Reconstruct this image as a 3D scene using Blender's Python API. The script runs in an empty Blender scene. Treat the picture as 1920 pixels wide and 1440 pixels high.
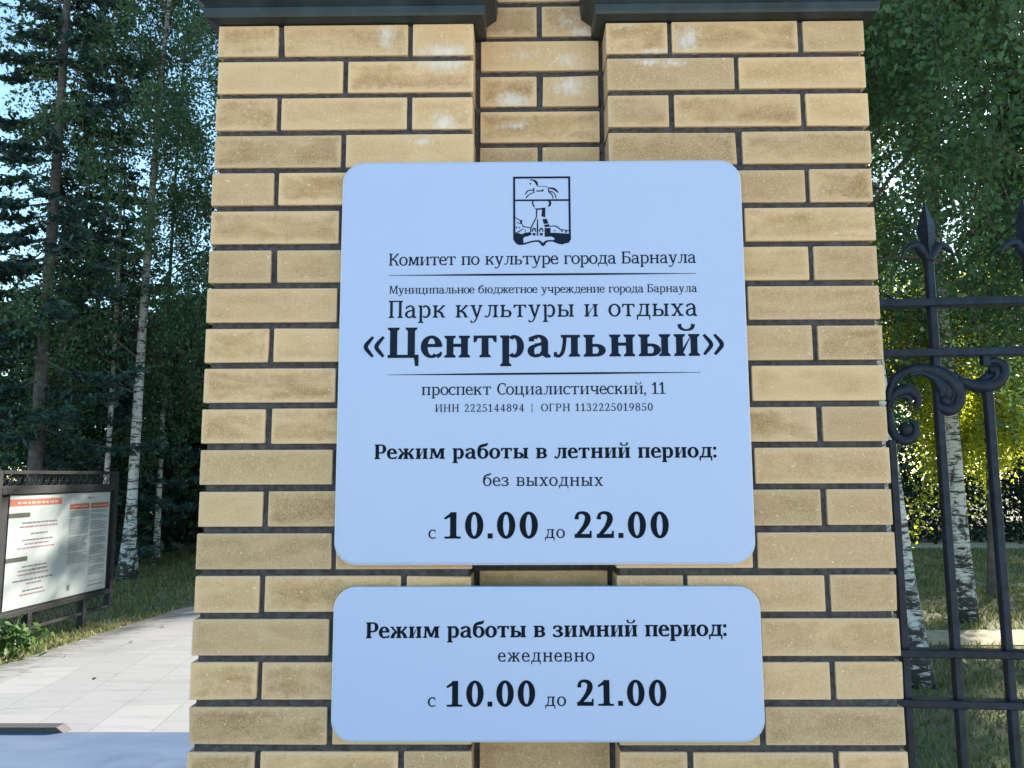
import bpy, math, random
import numpy as np
from mathutils import Vector, Matrix
from mathutils.geometry import delaunay_2d_cdt

scene = bpy.context.scene
C = scene.collection

# ------------------------------------------------------------------ camera, sky, sun, exposure
cam_data = bpy.data.cameras.new('camera')
cam_data.sensor_fit = 'HORIZONTAL'
cam_data.sensor_width = 36.0
cam_data.lens = 36.0 * 1442.0 / 1920.0
cam_data.clip_start = 0.05
cam_data.clip_end = 500.0
cam = bpy.data.objects.new('camera', cam_data)
C.objects.link(cam)
PITCH, YAW, ROLL = 0.1183, -0.0108, -0.0033
_f = Vector((math.sin(YAW) * math.cos(PITCH), math.cos(YAW) * math.cos(PITCH), math.sin(PITCH)))
_r = Vector((math.cos(YAW), -math.sin(YAW), 0.0))
_u = _r.cross(_f)
_r2 = _r * math.cos(ROLL) + _u * math.sin(ROLL)
_u2 = -_r * math.sin(ROLL) + _u * math.cos(ROLL)
cam.matrix_world = Matrix((( _r2.x, _u2.x, -_f.x, -0.0421),
                           ( _r2.y, _u2.y, -_f.y, -1.439),
                           ( _r2.z, _u2.z, -_f.z, 1.6),
                           (0, 0, 0, 1)))
scene.camera = cam

SUN_EL, SUN_AZ = 28.0, 40.0          # azimuth measured from +Y towards +X
world = bpy.data.worlds.new("World")
scene.world = world
world.use_nodes = True
wn = world.node_tree
bg = wn.nodes['Background']
bg.inputs['Strength'].default_value = 0.108
sky = wn.nodes.new('ShaderNodeTexSky')
sky.sky_type = 'NISHITA'
sky.sun_disc = False
sky.sun_elevation = math.radians(SUN_EL)
sky.sun_rotation = math.radians(SUN_AZ)
sky.air_density = 1.0
sky.dust_density = 0.25
sky.ozone_density = 1.3
tint = wn.nodes.new('ShaderNodeMix'); tint.data_type = 'RGBA'; tint.blend_type = 'MULTIPLY'
tint.inputs[0].default_value = 1.0; tint.inputs[7].default_value = (0.88, 1.0, 0.93, 1.0)
wn.links.new(sky.outputs[0], tint.inputs[6]); wn.links.new(tint.outputs[2], bg.inputs['Color'])

sun_data = bpy.data.lights.new('sun', 'SUN')
sun_data.energy = 5.0
sun_data.angle = math.radians(0.9)
sun_data.color = (1.0, 0.93, 0.80)
sun = bpy.data.objects.new('sun', sun_data)
C.objects.link(sun)
_to = Vector((math.sin(math.radians(SUN_AZ)) * math.cos(math.radians(SUN_EL)),
              math.cos(math.radians(SUN_AZ)) * math.cos(math.radians(SUN_EL)),
              math.sin(math.radians(SUN_EL))))
sun.rotation_euler = _to.to_track_quat('Z', 'Y').to_euler()
sun.location = (10, 0, 20)

scene.view_settings.view_transform = 'Standard'
scene.view_settings.look = 'None'
scene.view_settings.exposure = 2.0
scene.view_settings.gamma = 1.0
scene.cycles.max_bounces = 7
scene.cycles.diffuse_bounces = 4
scene.cycles.transparent_max_bounces = 8

# ------------------------------------------------------------------ object helpers
def link(o, parent=None):
    C.objects.link(o)
    if parent is not None:
        o.parent = parent
    return o

def tag(o, label=None, cat=None, group=None, kind=None):
    if label: o['label'] = label
    if cat: o['category'] = cat
    if group: o['group'] = group
    if kind: o['kind'] = kind
    return o

def empty(name, loc=(0, 0, 0), rz=0.0):
    o = bpy.data.objects.new(name, None)
    o.empty_display_size = 0.2
    o.location = loc
    o.rotation_euler = (0, 0, rz)
    return link(o)

def quads_mesh(name, V, Q, mat):
    """fast mesh of quads from arrays"""
    V = np.ascontiguousarray(V, dtype=np.float32); Q = np.ascontiguousarray(Q, dtype=np.int32)
    me = bpy.data.meshes.new(name)
    me.vertices.add(len(V)); me.vertices.foreach_set('co', V.ravel())
    me.loops.add(Q.size); me.loops.foreach_set('vertex_index', Q.ravel())
    me.polygons.add(len(Q)); me.polygons.foreach_set('loop_start', np.arange(0, Q.size, 4, dtype=np.int32))
    try: me.polygons.foreach_set('loop_total', np.full(len(Q), 4, dtype=np.int32))
    except Exception: pass
    me.update(calc_edges=True)
    me.materials.append(mat)
    return me

class MB:
    """collects polygons; build() links them as one mesh object"""
    def __init__(self): self.v = []; self.f = []; self.sm = []
    def poly(self, pts, faces, smooth=False):
        n = len(self.v)
        self.v += [tuple(p) for p in pts]
        for f in faces:
            self.f.append([n + i for i in f]); self.sm.append(smooth)
    def box(self, x0, x1, y0, y1, z0, z1):
        p = [(x0,y0,z0),(x1,y0,z0),(x1,y1,z0),(x0,y1,z0),(x0,y0,z1),(x1,y0,z1),(x1,y1,z1),(x0,y1,z1)]
        self.poly(p, [(0,3,2,1),(4,5,6,7),(0,1,5,4),(1,2,6,5),(2,3,7,6),(3,0,4,7)])
    def cbox(self, x0, x1, y0, y1, z0, z1, c):
        """box with chamfered edges"""
        xs, ys, zs = (x0, x1), (y0, y1), (z0, z1)
        P = []; idx = {}
        for i in (0, 1):
            for j in (0, 1):
                for k in (0, 1):
                    sx, sy, sz = (1, -1)[i] * c, (1, -1)[j] * c, (1, -1)[k] * c
                    for a, p in enumerate(((xs[i], ys[j] + sy, zs[k] + sz), (xs[i] + sx, ys[j], zs[k] + sz), (xs[i] + sx, ys[j] + sy, zs[k]))):
                        idx[i, j, k, a] = len(P); P.append(p)
        F = []
        g = lambda i, j, k, a: idx[i, j, k, a]
        for s in (0, 1):
            q = [g(s,0,0,0), g(s,1,0,0), g(s,1,1,0), g(s,0,1,0)]; F.append(q if s else q[::-1])
            q = [g(0,s,0,1), g(0,s,1,1), g(1,s,1,1), g(1,s,0,1)]; F.append(q if s else q[::-1])
            q = [g(0,0,s,2), g(1,0,s,2), g(1,1,s,2), g(0,1,s,2)]; F.append(q if s else q[::-1])
        for s in (0, 1):
            for t in (0, 1):
                q = [g(s,t,0,0), g(s,t,1,0), g(s,t,1,1), g(s,t,0,1)]; F.append(q if s != t else q[::-1])
                q = [g(s,0,t,0), g(s,1,t,0), g(s,1,t,2), g(s,0,t,2)]; F.append(q if s == t else q[::-1])
                q = [g(0,s,t,1), g(1,s,t,1), g(1,s,t,2), g(0,s,t,2)]; F.append(q if s != t else q[::-1])
        for i in (0, 1):
            for j in (0, 1):
                for k in (0, 1):
                    q = [g(i,j,k,0), g(i,j,k,1), g(i,j,k,2)]; F.append(q)
        self.poly(P, F)
    def tube(self, pts, rad, n=8, cap=True, flat=None, smooth=True):
        """round tube along pts; flat = (axis vector, factor) squashes the section along axis"""
        pts = [Vector(p) for p in pts]
        if not hasattr(rad, '__len__'): rad = [rad] * len(pts)
        base = len(self.v); m = len(pts)
        up = Vector((0, 0, 1))
        for i, p in enumerate(pts):
            t = (pts[min(i + 1, m - 1)] - pts[max(i - 1, 0)]).normalized()
            a = flat[0] if flat else (Vector((0.3, 1, 0.1)) if abs(t.y) < 0.9 else Vector((1, 0, 0)))
            b1 = t.cross(a).normalized(); b2 = b1.cross(t).normalized()
            f2 = flat[1] if flat else 1.0
            for k in range(n):
                w = 2 * math.pi * k / n
                self.v.append(tuple(p + b1 * (math.cos(w) * rad[i]) + b2 * (math.sin(w) * rad[i] * f2)))
        for i in range(m - 1):
            for k in range(n):
                k2 = (k + 1) % n
                self.f.append([base + i*n + k, base + i*n + k2, base + (i+1)*n + k2, base + (i+1)*n + k]); self.sm.append(smooth)
        if cap:
            self.f.append([base + k for k in range(n)][::-1]); self.sm.append(False)
            self.f.append([base + (m-1)*n + k for k in range(n)]); self.sm.append(False)
    def prism(self, outline, y0, y1):
        """outline in (x, z) extruded along y"""
        n = len(outline)
        P = [(x, y0, z) for x, z in outline] + [(x, y1, z) for x, z in outline]
        F = [list(range(n)), list(range(2*n - 1, n - 1, -1))]
        F += [[i, n + i, n + (i+1) % n, (i+1) % n] for i in range(n)]
        self.poly(P, F)
    def build(self, name, mat, parent=None, fix=True):
        me = bpy.data.meshes.new(name)
        me.from_pydata(self.v, [], self.f)
        me.polygons.foreach_set('use_smooth', self.sm)
        if fix:
            import bmesh
            b = bmesh.new(); b.from_mesh(me); bmesh.ops.recalc_face_normals(b, faces=b.faces); b.to_mesh(me); b.free()
        me.materials.append(mat)
        me.update()
        return link(bpy.data.objects.new(name, me), parent)

def spline(pts, n=8):
    """Catmull-Rom through points of any dimension"""
    P = [np.array(p, float) for p in pts]
    P = [2 * P[0] - P[1]] + P + [2 * P[-1] - P[-2]]
    out = []
    for i in range(1, len(P) - 2):
        for k in range(n):
            t = k / n
            out.append(0.5 * ((2*P[i]) + (-P[i-1] + P[i+1])*t + (2*P[i-1] - 5*P[i] + 4*P[i+1] - P[i+2])*t*t + (-P[i-1] + 3*P[i] - 3*P[i+1] + P[i+2])*t**3))
    out.append(P[-2])
    return np.array(out)

# ------------------------------------------------------------------ materials
class NT:
    def __init__(self, name):
        self.m = bpy.data.materials.new(name); self.m.use_nodes = True
        self.t = self.m.node_tree
        self.p = self.t.nodes['Principled BSDF']; self.out = self.t.nodes['Material Output']
    def n(self, kind, **kw):
        o = self.t.nodes.new(kind)
        for k, v in kw.items():
            if k in o.inputs.keys() if isinstance(k, str) else False: o.inputs[k].default_value = v
            else: setattr(o, k, v)
        return o
    def l(self, a, b): self.t.links.new(a, b)
    def coord(self, which='Object', scale=(1, 1, 1)):
        tc = self.n('ShaderNodeTexCoord'); mp = self.n('ShaderNodeMapping'); mp.inputs['Scale'].default_value = scale
        self.l(tc.outputs[which], mp.inputs['Vector']); return mp.outputs[0]
    def noise(self, vec, scale, detail=4, rough=0.55, dist=0.0):
        o = self.n('ShaderNodeTexNoise'); o.inputs['Scale'].default_value = scale; o.inputs['Detail'].default_value = detail
        o.inputs['Roughness'].default_value = rough; o.inputs['Distortion'].default_value = dist
        self.l(vec, o.inputs['Vector']); return o.outputs['Fac']
    def ramp(self, fac, stops, interp='LINEAR'):
        r = self.n('ShaderNodeValToRGB'); r.color_ramp.interpolation = interp
        e = r.color_ramp.elements
        while len(e) < len(stops): e.new(0.5)
        for i, (pos, col) in enumerate(stops):
            e[i].position = pos; e[i].color = tuple(col) + ((1,) if len(col) == 3 else ())
        self.l(fac, r.inputs[0]); return r.outputs[0]
    def mix(self, fac, a, b, mode='MIX'):
        o = self.n('ShaderNodeMix', data_type='RGBA', blend_type=mode)
        for sock, v in ((o.inputs[0], fac), (o.inputs[6], a), (o.inputs[7], b)):
            if isinstance(v, (int, float)): sock.default_value = v
            elif isinstance(v, (tuple, list)): sock.default_value = tuple(v) + ((1,) if len(v) == 3 else ())
            else: self.l(v, sock)
        return o.outputs[2]
    def math(self, op, a, b=None, c=None, clamp=False):
        o = self.n('ShaderNodeMath', operation=op, use_clamp=clamp)
        for i, v in enumerate((a, b, c)):
            if v is None: continue
            if isinstance(v, (int, float)): o.inputs[i].default_value = v
            else: self.l(v, o.inputs[i])
        return o.outputs[0]
    def bump(self, h, strength=0.3, dist=0.01):
        b = self.n('ShaderNodeBump'); b.inputs['Strength'].default_value = strength; b.inputs['Distance'].default_value = dist
        self.l(h, b.inputs['Height']); self.l(b.outputs[0], self.p.inputs['Normal'])
    def base(self, c):
        if isinstance(c, tuple): self.p.inputs['Base Color'].default_value = c + (1,)
        else: self.l(c, self.p.inputs['Base Color'])
    def set(self, **kw):
        for k, v in kw.items(): self.p.inputs[k.replace('_', ' ')].default_value = v

def leaf_material(name, dark, light, trans, tfac=0.45):
    t = NT(name)
    g = t.n('ShaderNodeNewGeometry')
    v = t.coord('Object')
    clump = t.noise(v, 0.9, 2)
    f = t.math('ADD', t.math('MULTIPLY', g.outputs['Random Per Island'], 0.6), t.math('MULTIPLY', clump, 0.6))
    col = t.mix(t.math('SUBTRACT', f, 0.1, clamp=True), dark, light)
    t.base(col); t.set(Roughness=0.55)
    t.p.inputs['Specular IOR Level'].default_value = 0.25
    tr = t.n('ShaderNodeBsdfTranslucent'); t.l(t.mix(0.5, col, trans), tr.inputs[0])
    mx = t.n('ShaderNodeMixShader'); mx.inputs[0].default_value = tfac
    t.l(t.p.outputs[0], mx.inputs[1]); t.l(tr.outputs[0], mx.inputs[2]); t.l(mx.outputs[0], t.out.inputs['Surface'])
    return t.m

def simple(name, col, rough=0.6, metal=0.0, var=0.15, scale=20, spec=0.5, bump=0.0):
    t = NT(name)
    v = t.coord('Object')
    n = t.noise(v, scale, 5)
    c2 = tuple(x * (1 - var) for x in col); c1 = tuple(min(1, x * (1 + var)) for x in col)
    t.base(t.ramp(n, [(0.3, c2), (0.7, c1)])); t.set(Roughness=rough, Metallic=metal)
    t.p.inputs['Specular IOR Level'].default_value = spec
    if bump: t.bump(n, bump, 0.004)
    return t.m

def brick_material():
    t = NT('tan_brick')
    v = t.coord('Object')
    uv = t.n('ShaderNodeAttribute', attribute_name='face_pos')
    sz = t.n('ShaderNodeAttribute', attribute_name='face_size')
    tone = t.n('ShaderNodeAttribute', attribute_name='tone')
    sp = t.n('ShaderNodeSeparateXYZ'); t.l(uv.outputs['Vector'], sp.inputs[0])
    ss = t.n('ShaderNodeSeparateXYZ'); t.l(sz.outputs['Vector'], ss.inputs[0])
    ed = []
    for k in (0, 1):
        a = t.math('SUBTRACT', ss.outputs[k], sp.outputs[k])
        ed.append(t.math('MINIMUM', a, sp.outputs[k]))
    edge = t.math('MINIMUM', ed[0], ed[1])                       # metres to the nearest edge of this brick face
    # every brick looks up its own piece of the noise
    off = t.n('ShaderNodeVectorMath', operation='SCALE'); t.l(tone.outputs['Vector'], off.inputs[0]); off.inputs[3].default_value = 7.0
    vv = t.n('ShaderNodeVectorMath', operation='ADD'); t.l(v, vv.inputs[0]); t.l(off.outputs[0], vv.inputs[1])
    v2 = vv.outputs[0]
    st_ = t.n('ShaderNodeMapping'); st_.inputs['Scale'].default_value = (1, 1, 2.6); t.l(v2, st_.inputs[0])
    big = t.noise(st_.outputs[0], 9, 4, 0.6, 0.5)
    mid = t.noise(v2, 45, 5, 0.65)
    fine = t.noise(v2, 300, 4, 0.75)
    spk = t.noise(v2, 230, 2, 0.5)
    en = t.math('ADD', edge, t.math('MULTIPLY', t.math('SUBTRACT', mid, 0.5), 0.03))
    cen = t.n('ShaderNodeMapRange', interpolation_type='SMOOTHSTEP'); cen.inputs[1].default_value = 0.001; cen.inputs[2].default_value = 0.016; t.l(en, cen.inputs[0])
    stain = t.math('MULTIPLY', cen.outputs[0], t.math('SUBTRACT', t.math('MULTIPLY', t.math('ADD', t.math('MULTIPLY', big, 0.7), t.math('MULTIPLY', mid, 0.35)), 3.6), 1.35, clamp=True), clamp=True)
    pale = t.mix(t.math('MULTIPLY', mid, 1.0), (0.455, 0.288, 0.160), (0.590, 0.385, 0.225))
    brown = t.mix(t.math('MULTIPLY', mid, 1.0), (0.205, 0.100, 0.038), (0.345, 0.200, 0.085))
    ts = t.n('ShaderNodeSeparateXYZ'); t.l(tone.outputs['Vector'], ts.inputs[0])
    col = t.mix(t.math('MULTIPLY', stain, t.math('ADD', 0.30, t.math('MULTIPLY', ts.outputs[0], 0.75))), pale, brown)
    bri = t.math('ADD', 0.82, t.math('MULTIPLY', ts.outputs[1], 0.46))
    br = t.n('ShaderNodeCombineColor'); [t.l(bri, br.inputs[i]) for i in range(3)]
    col = t.mix(1.0, col, br.outputs[0], 'MULTIPLY')
    # pale rubbed arris and grains
    ar = t.n('ShaderNodeMapRange'); ar.inputs[1].default_value = 0.0035; ar.inputs[2].default_value = 0.0; t.l(edge, ar.inputs[0])
    col = t.mix(t.math('MULTIPLY', ar.outputs[0], 0.35, clamp=True), col, (0.62, 0.55, 0.42))
    col = t.mix(t.math('MULTIPLY', t.math('SUBTRACT', fine, 0.42, clamp=True), 1.7, clamp=True), col, (0.66, 0.53, 0.36))
    dk = t.math('MULTIPLY', t.math('SUBTRACT', spk, 0.67, clamp=True), 6.0, clamp=True)
    col = t.mix(t.math('MULTIPLY', dk, 0.6), col, (0.16, 0.11, 0.06))
    lt = t.math('MULTIPLY', t.math('SUBTRACT', t.noise(v2, 150, 2, 0.5), 0.675, clamp=True), 8.0, clamp=True)
    col = t.mix(t.math('MULTIPLY', lt, 0.7), col, (0.80, 0.70, 0.52))
    # white salt bloom under the coping and in the niche
    geo = t.n('ShaderNodeNewGeometry')
    acc = None
    for (x, z, rx, rz, s) in SALT:
        a = t.n('ShaderNodeVectorMath', operation='SUBTRACT'); t.l(geo.outputs['Position'], a.inputs[0]); a.inputs[1].default_value = (x, 0.03, z)
        m = t.n('ShaderNodeVectorMath', operation='MULTIPLY'); t.l(a.outputs[0], m.inputs[0]); m.inputs[1].default_value = (0.72 / rx, 0.5, 0.72 / rz)
        ln = t.n('ShaderNodeVectorMath', operation='LENGTH'); t.l(m.outputs[0], ln.inputs[0])
        w = t.math('MULTIPLY', t.math('SUBTRACT', 1.0, ln.outputs['Value'], clamp=True), s)
        acc = w if acc is None else t.math('MAXIMUM', acc, w)
    sv = t.n('ShaderNodeMapping'); sv.inputs['Scale'].default_value = (1.0, 1.0, 0.55); sv.inputs['Rotation'].default_value = (0, 0.5, 0); t.l(v, sv.inputs[0])
    sn = t.noise(sv.outputs[0], 75, 7, 0.78, 0.8)
    sm = t.n('ShaderNodeMapRange', interpolation_type='SMOOTHSTEP'); sm.inputs[1].default_value = 0.30; sm.inputs[2].default_value = 0.90
    t.l(t.math('ADD', t.math('MULTIPLY', acc, 0.80), t.math('MULTIPLY', t.math('SUBTRACT', sn, 0.5), 1.35)), sm.inputs[0])
    lim = t.math('MULTIPLY', sm.outputs[0], t.math('MULTIPLY', acc, 6.0, clamp=True))
    col = t.mix(t.math('MULTIPLY', lim, 0.55), col, (0.72, 0.71, 0.72))
    t.base(col); t.set(Roughness=0.9); t.p.inputs['Specular IOR Level'].default_value = 0.2
    h = t.math('ADD', t.math('MULTIPLY', fine, 0.5), t.math('MULTIPLY', mid, 1.0))
    t.bump(h, 0.35, 0.002)
    return t.m

SALT = [(-0.305, 2.475, 0.030, 0.050, 1.0), (-0.190, 2.438, 0.075, 0.026, 1.05), (-0.195, 2.410, 0.085, 0.026, 1.0), (-0.190, 2.288, 0.040, 0.030, 1.15),
        (-0.235, 2.250, 0.050, 0.016, 0.9), (-0.055, 2.370, 0.050, 0.024, 1.2), (0.065, 2.398, 0.055, 0.038, 1.05), (0.06, 2.455, 0.075, 0.035, 0.85), (-0.03, 2.465, 0.07, 0.03, 0.7),
        (0.09, 2.516, 0.040, 0.018, 1.15), (0.06, 2.54, 0.05, 0.03, 0.8), (-0.05, 2.312, 0.055, 0.014, 0.9), (0.295, 2.46, 0.045, 0.050, 1.0), (0.225, 2.436, 0.05, 0.010, 0.9),
        (0.215, 2.411, 0.050, 0.014, 0.95), (0.262, 2.408, 0.045, 0.016, 0.95), (0.17, 2.488, 0.05, 0.018, 0.8), (-0.06, 2.52, 0.05, 0.025, 0.6)]
# ------------------------------------------------------------------ serif lettering, drawn stroke by stroke (units: x-height = 100)
class Pen:
    def __init__(self, bold):
        self.b = bold
        self.S, self.T, self.H, self.O = (31, 13.5, 9, 10) if bold else (19.5, 11, 8, 11)
        self.P = []
    def R(self, x0, y0, x1, y1): self.P.append([(x0, y0), (x1, y0), (x1, y1), (x0, y1)])
    def Q(self, *pts): self.P.append(list(pts))
    def el(self, cx, cy, rx, ry, sx, sy, a0=0, a1=360, n=40):
        m = max(6, int(n * abs(a1 - a0) / 360)); prev = None
        for i in range(m + 1):
            a = math.radians(a0 + (a1 - a0) * i / m); c, s = math.cos(a), math.sin(a)
            cur = ((cx + rx * c, cy + ry * s), (cx + (rx - sx) * c, cy + (ry - sy) * s))
            if prev: self.Q(prev[0], cur[0], cur[1], prev[1])
            prev = cur
    def st(self, pts, ws, n=7):
        S = spline([(x, y, w) for (x, y), w in zip(pts, ws)], n) if len(pts) > 2 else np.array([(*p, w) for p, w in zip(pts, ws)], float)
        prev = None
        for i in range(len(S)):
            d = S[min(i + 1, len(S) - 1)][:2] - S[max(i - 1, 0)][:2]; d = d / (np.linalg.norm(d) + 1e-9)
            nx, ny = -d[1] * S[i][2] / 2, d[0] * S[i][2] / 2
            cur = ((S[i][0] + nx, S[i][1] + ny), (S[i][0] - nx, S[i][1] - ny))
            if prev: self.Q(prev[0], cur[0], cur[1], prev[1])
            prev = cur
    def serif(self, x, y, d, kind, S=None, O=None):
        S = S or self.S; O = O or self.O; H = self.H
        l = x - O if kind in 'bl' else x
        r = x + S + O if kind in 'br' else x + S
        self.Q((l, y), (r, y), (r, y + d * H * .8), (x + S - .5, y + d * (H + 7)), (x + .5, y + d * (H + 7)), (l, y + d * H * .8))
    def stem(self, x, y0, y1, top='b', bot='b', S=None):
        S = S or self.S
        self.R(x, y0, x + S, y1)
        if top != 'n': self.serif(x, y1, -1, top, S)
        if bot != 'n': self.serif(x, y0, 1, bot, S)
    def D(self, x0, x1, y0, y1, sx, t):
        """right-facing bowl from x0 to x1"""
        ry = (y1 - y0) / 2; rx = max(min(ry * .95, (x1 - x0) * .75), sx * 1.35); cx = x1 - rx
        self.el(cx, (y0 + y1) / 2, rx, ry, sx, t, -90, 90)
        self.R(x0, y1 - t, cx, y1); self.R(x0, y0, cx, y0 + t)

def glyph(ch, bold):
    p = Pen(bold); S, T, H, O = p.S, p.T, p.H, p.O; C = 139; B = bold
    w = lambda a, b: a if B else b
    W = 100
    def ladder(h, W, kind):                       # the letters made of two stems
        s = S if h == 100 else S * 1.06
        a, b = O, W - O - s
        if kind in 'ni':
            p.stem(a, 0, h, S=s); p.stem(b, 0, h, S=s)
        if kind == 'n': p.R(a + s - 1, h * .485, b + 1, h * .485 + T + 1)
        if kind == 'i':
            dt = w(23, 15) * h / 100
            p.Q((a + s - 2, h * .10), (b + 2, h * .93 - dt * .2), (b + 2, h * .93), (b + 1, h * .93), (a + s - 2, h * .10 + dt))
        if kind == 'p':
            p.stem(a, 0, h, 'l', 'b', s); p.stem(b, 0, h, 'r', 'b', s); p.R(0, h - T + 1, W, h)
        if kind == 'c':
            b = W - O - s - w(7, 6)
            p.stem(a, 0, h, 'b', 'l', s); p.stem(b, 0, h, 'b', 'n', s); p.R(0, 0, W, T + 1)
            p.Q((W - w(22, 15), T), (W - w(16, 12), -w(37, 30)), (W, -w(37, 30)), (W, T))
    if ch == 'н': W = w(116, 108); ladder(100, W, 'n')
    elif ch == 'Н': W = w(136, 126); ladder(C, W, 'n')
    elif ch in 'ий':
        W = w(116, 108); ladder(100, W, 'i')
        if ch == 'й':
            c = W / 2
            p.st([(c - 31, 146), (c - 27, 130), (c - 14, 120.5), (c, 118.5), (c + 14, 120.5), (c + 27, 130), (c + 31, 146)], [w(18, 11), w(16, 10), w(11, 9), w(9, 8), w(11, 9), w(16, 10), w(18, 11)])
    elif ch == 'И': W = w(136, 128); ladder(C, W, 'i')
    elif ch == 'п': W = w(116, 106); ladder(100, W, 'p')
    elif ch == 'П': W = w(136, 112); ladder(C, W, 'p')
    elif ch == 'ц': W = w(122, 112); ladder(100, W, 'c')
    elif ch == 'Ц': W = w(140, 128); ladder(C, W, 'c')
    elif ch == 'т':
        W = w(104, 98); c = W / 2 - S / 2
        p.stem(c, 0, 100, 'n', 'b'); p.R(0, 100 - T + 1, W, 100); e = w(13, 9)
        p.Q((0, 100), (0, w(69, 72)), (e * .75, w(69, 72)), (e + 6, 100 - T)); p.Q((W, 100), (W - e - 6, 100 - T), (W - e * .75, w(69, 72)), (W, w(69, 72)))
    elif ch in 'рР':
        W = w(108, 98) if ch == 'р' else w(112, 100)
        if ch == 'р':
            p.stem(O, -41, 100, 'l', 'b'); x0 = O + S * .35; rx = (W - x0) / 2
            p.el(x0 + rx, 49.5, rx, 52, S * 1.03, T + 2, -128, 128)
        else:
            p.stem(O, 0, C, 'l', 'b', S * 1.06); p.D(O + S, W, w(52, 56), C, S * 1.05, T)
    elif ch in 'оО0':
        if ch == 'о': W = w(106, 97); p.el(W / 2, 50, W / 2, 52, S * 1.02, T)
        elif ch == 'О': W = w(134, 126); p.el(W / 2, C / 2, W / 2, C / 2 + 2, S * 1.1, T)
        else: W = w(99, 88); p.el(W / 2, C / 2 + 1, W / 2, C / 2 + 3, S * 1.07, T + 2, n=52)
    elif ch in 'сС':
        k = C / 100 if ch == 'С' else 1
        W = w(92, 84) if ch == 'с' else w(112, 104)
        r = W * .56; p.el(r, 50 * k, r, 50 * k + 2, S * (1.02 if k == 1 else 1.1), T + 1, 62, 305)
        p.st([(r + r * .56, 8 * k - 1.5), (W * .9, 11 * k), (W, 19 * k)], [T + 3, T, 5])
        e = w(17, 10); p.Q((W - 3, 97 * k), (W - 3, 66 * k), (W - 3 - e * .6, 66 * k), (W - 3 - e - 4, 93 * k)); p.Q((r * 1.3, 102 * k), (W - 3, 95 * k), (W - 3 - e, 84 * k), (r * 1.3, 102 * k - T - 3))
    elif ch == 'е':
        W = w(97, 87); rx = W / 2
        p.el(rx, 50, rx, 52, S * 1.0, T, 3, 308); p.R(S * .7, 48.5, W - .5, 48.5 + T + 1)
        p.st([(rx + rx * .5, 5.5), (W * .88, 13), (W - 3, 27)], [T + 6, T + 3, 6])
    elif ch == 'а':
        W = w(103, 88); x = W - O - S
        p.R(x, 9, x + S, 70)
        p.st([(x + S * .42, 18), (x + S * .75, 7), (W - 4, 4.5), (W, 6)], [S * .85, T + 8, T + 1, 7])
        rx = (x + S - 8) / 2
        p.el(8 + rx, 66, rx, 36, S, T, -8, 142)
        e = w(24, 13); p.R(6, 71, 6 + e, 90); p.Q((6, 90), (6 + e, 90), (8 + rx * .8, 101.5), (8 + rx * .55, 99))
        rb = (x + S * .4) / 2
        p.el(rb, 28, rb, 30, S * .98, T, 70, 318); p.st([(rb * .9, 55), (rb * 1.4, 57), (x + 2, 62)], [T + 1, T, T])
        p.st([(rb * 1.55, 5), (x - 3, 11), (x + 3, 22)], [T + 3, T + 1, T])
    elif ch == 'б':
        W = w(106, 97); rx = W / 2
        p.el(rx, 48.5, rx, 50.5, S * 1.02, T)
        p.st([(S * .5, 48), (S * .52, 84), (W * .24, 112), (W * .5, 124), (W * .78, 131), (W * .93, 148)], [S, S * .95, S * .85, T + w(14, 7), T + w(11, 6), w(9, 6)])
    elif ch == 'в':
        W = w(104, 93); p.stem(O, 0, 100, 'l', 'l'); p.D(O + S - 1, W - w(5, 4), 50 - T / 2, 100, S * .95, T); p.D(O + S - 1, W, 0, 50 + T / 2, S * 1.0, T)
    elif ch == 'Б':
        W = w(118, 104); p.stem(O, 0, C, 'l', 'l', S * 1.06); p.R(O, C - T, W - 6, C); p.Q((W - 6, C), (W - 6, C - 30), (W - 6 - w(10, 7), C - 30), (W - 6 - w(18, 13), C - T)); p.D(O + S, W, 0, 83, S * 1.03, T)
    elif ch in 'гГ':
        h = 100 if ch == 'г' else C
        W = w(90, 80) if ch == 'г' else w(105, 92)
        p.stem(O, 0, h, 'l', 'b'); p.R(O, h - T, W, h); p.Q((W, h), (W, h - 30), (W - w(10, 7), h - 30), (W - w(18, 13), h - T))
    elif ch == 'д':
        W = w(120, 106); b = W - O - S - 3
        p.R(0, 0, W, T + 1); k = w(13, 9.5)
        p.Q((0, T), (0, -29), (k * .8, -29), (k + 4, T)); p.Q((W, T), (W - k - 4, T), (W - k * .8, -29), (W, -29))
        p.stem(b, 0, 100, 'r', 'n'); p.R(W * .22, 100 - T + 1, W - 3, 100); p.serif(W * .3, 100, -1, 'l', 8)
        p.st([(W * .36, 97), (W * .345, 62), (W * .28, 30), (W * .17, 4)], [w(15, 11)] * 4)
    elif ch == 'л':
        W = w(118, 104); b = W - O - S
        p.stem(b, 0, 100, 'r', 'b'); p.R(W * .27, 100 - T + 1, W, 100); p.serif(W * .36, 100, -1, 'l', 8)
        p.st([(W * .42, 97), (W * .40, 60), (W * .34, 24), (W * .22, 5), (W * .09, 5)], [w(17, 11.5), w(17, 11.5), w(17, 11.5), w(14, 10), w(15, 9)])
        p.R(0, 0, w(14, 9), w(22, 16))
    elif ch == 'м' or ch == 'М':
        h = 100 if ch == 'м' else C
        W = w(150, 128) if ch == 'м' else w(172, 150); b = W - O - S
        p.Q((O + 3, 0), (O + 3 + T + 3, 0), (O + 15 + T, h), (O + 9, h)); p.serif(O + 2, 0, 1, 'b', T + 4)
        p.serif(O + 9, h, -1, 'l', S)
        p.Q((O + 9, h), (O + 9 + S * 1.1, h), (W * .5 + S * .33, 6), (W * .5 - S * .4, 6)); p.Q((W * .5 - S * .4, 6), (W * .5 + S * .4, 6), (b + S * .4, h), (b + S * .4 - T - 4, h))
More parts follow.
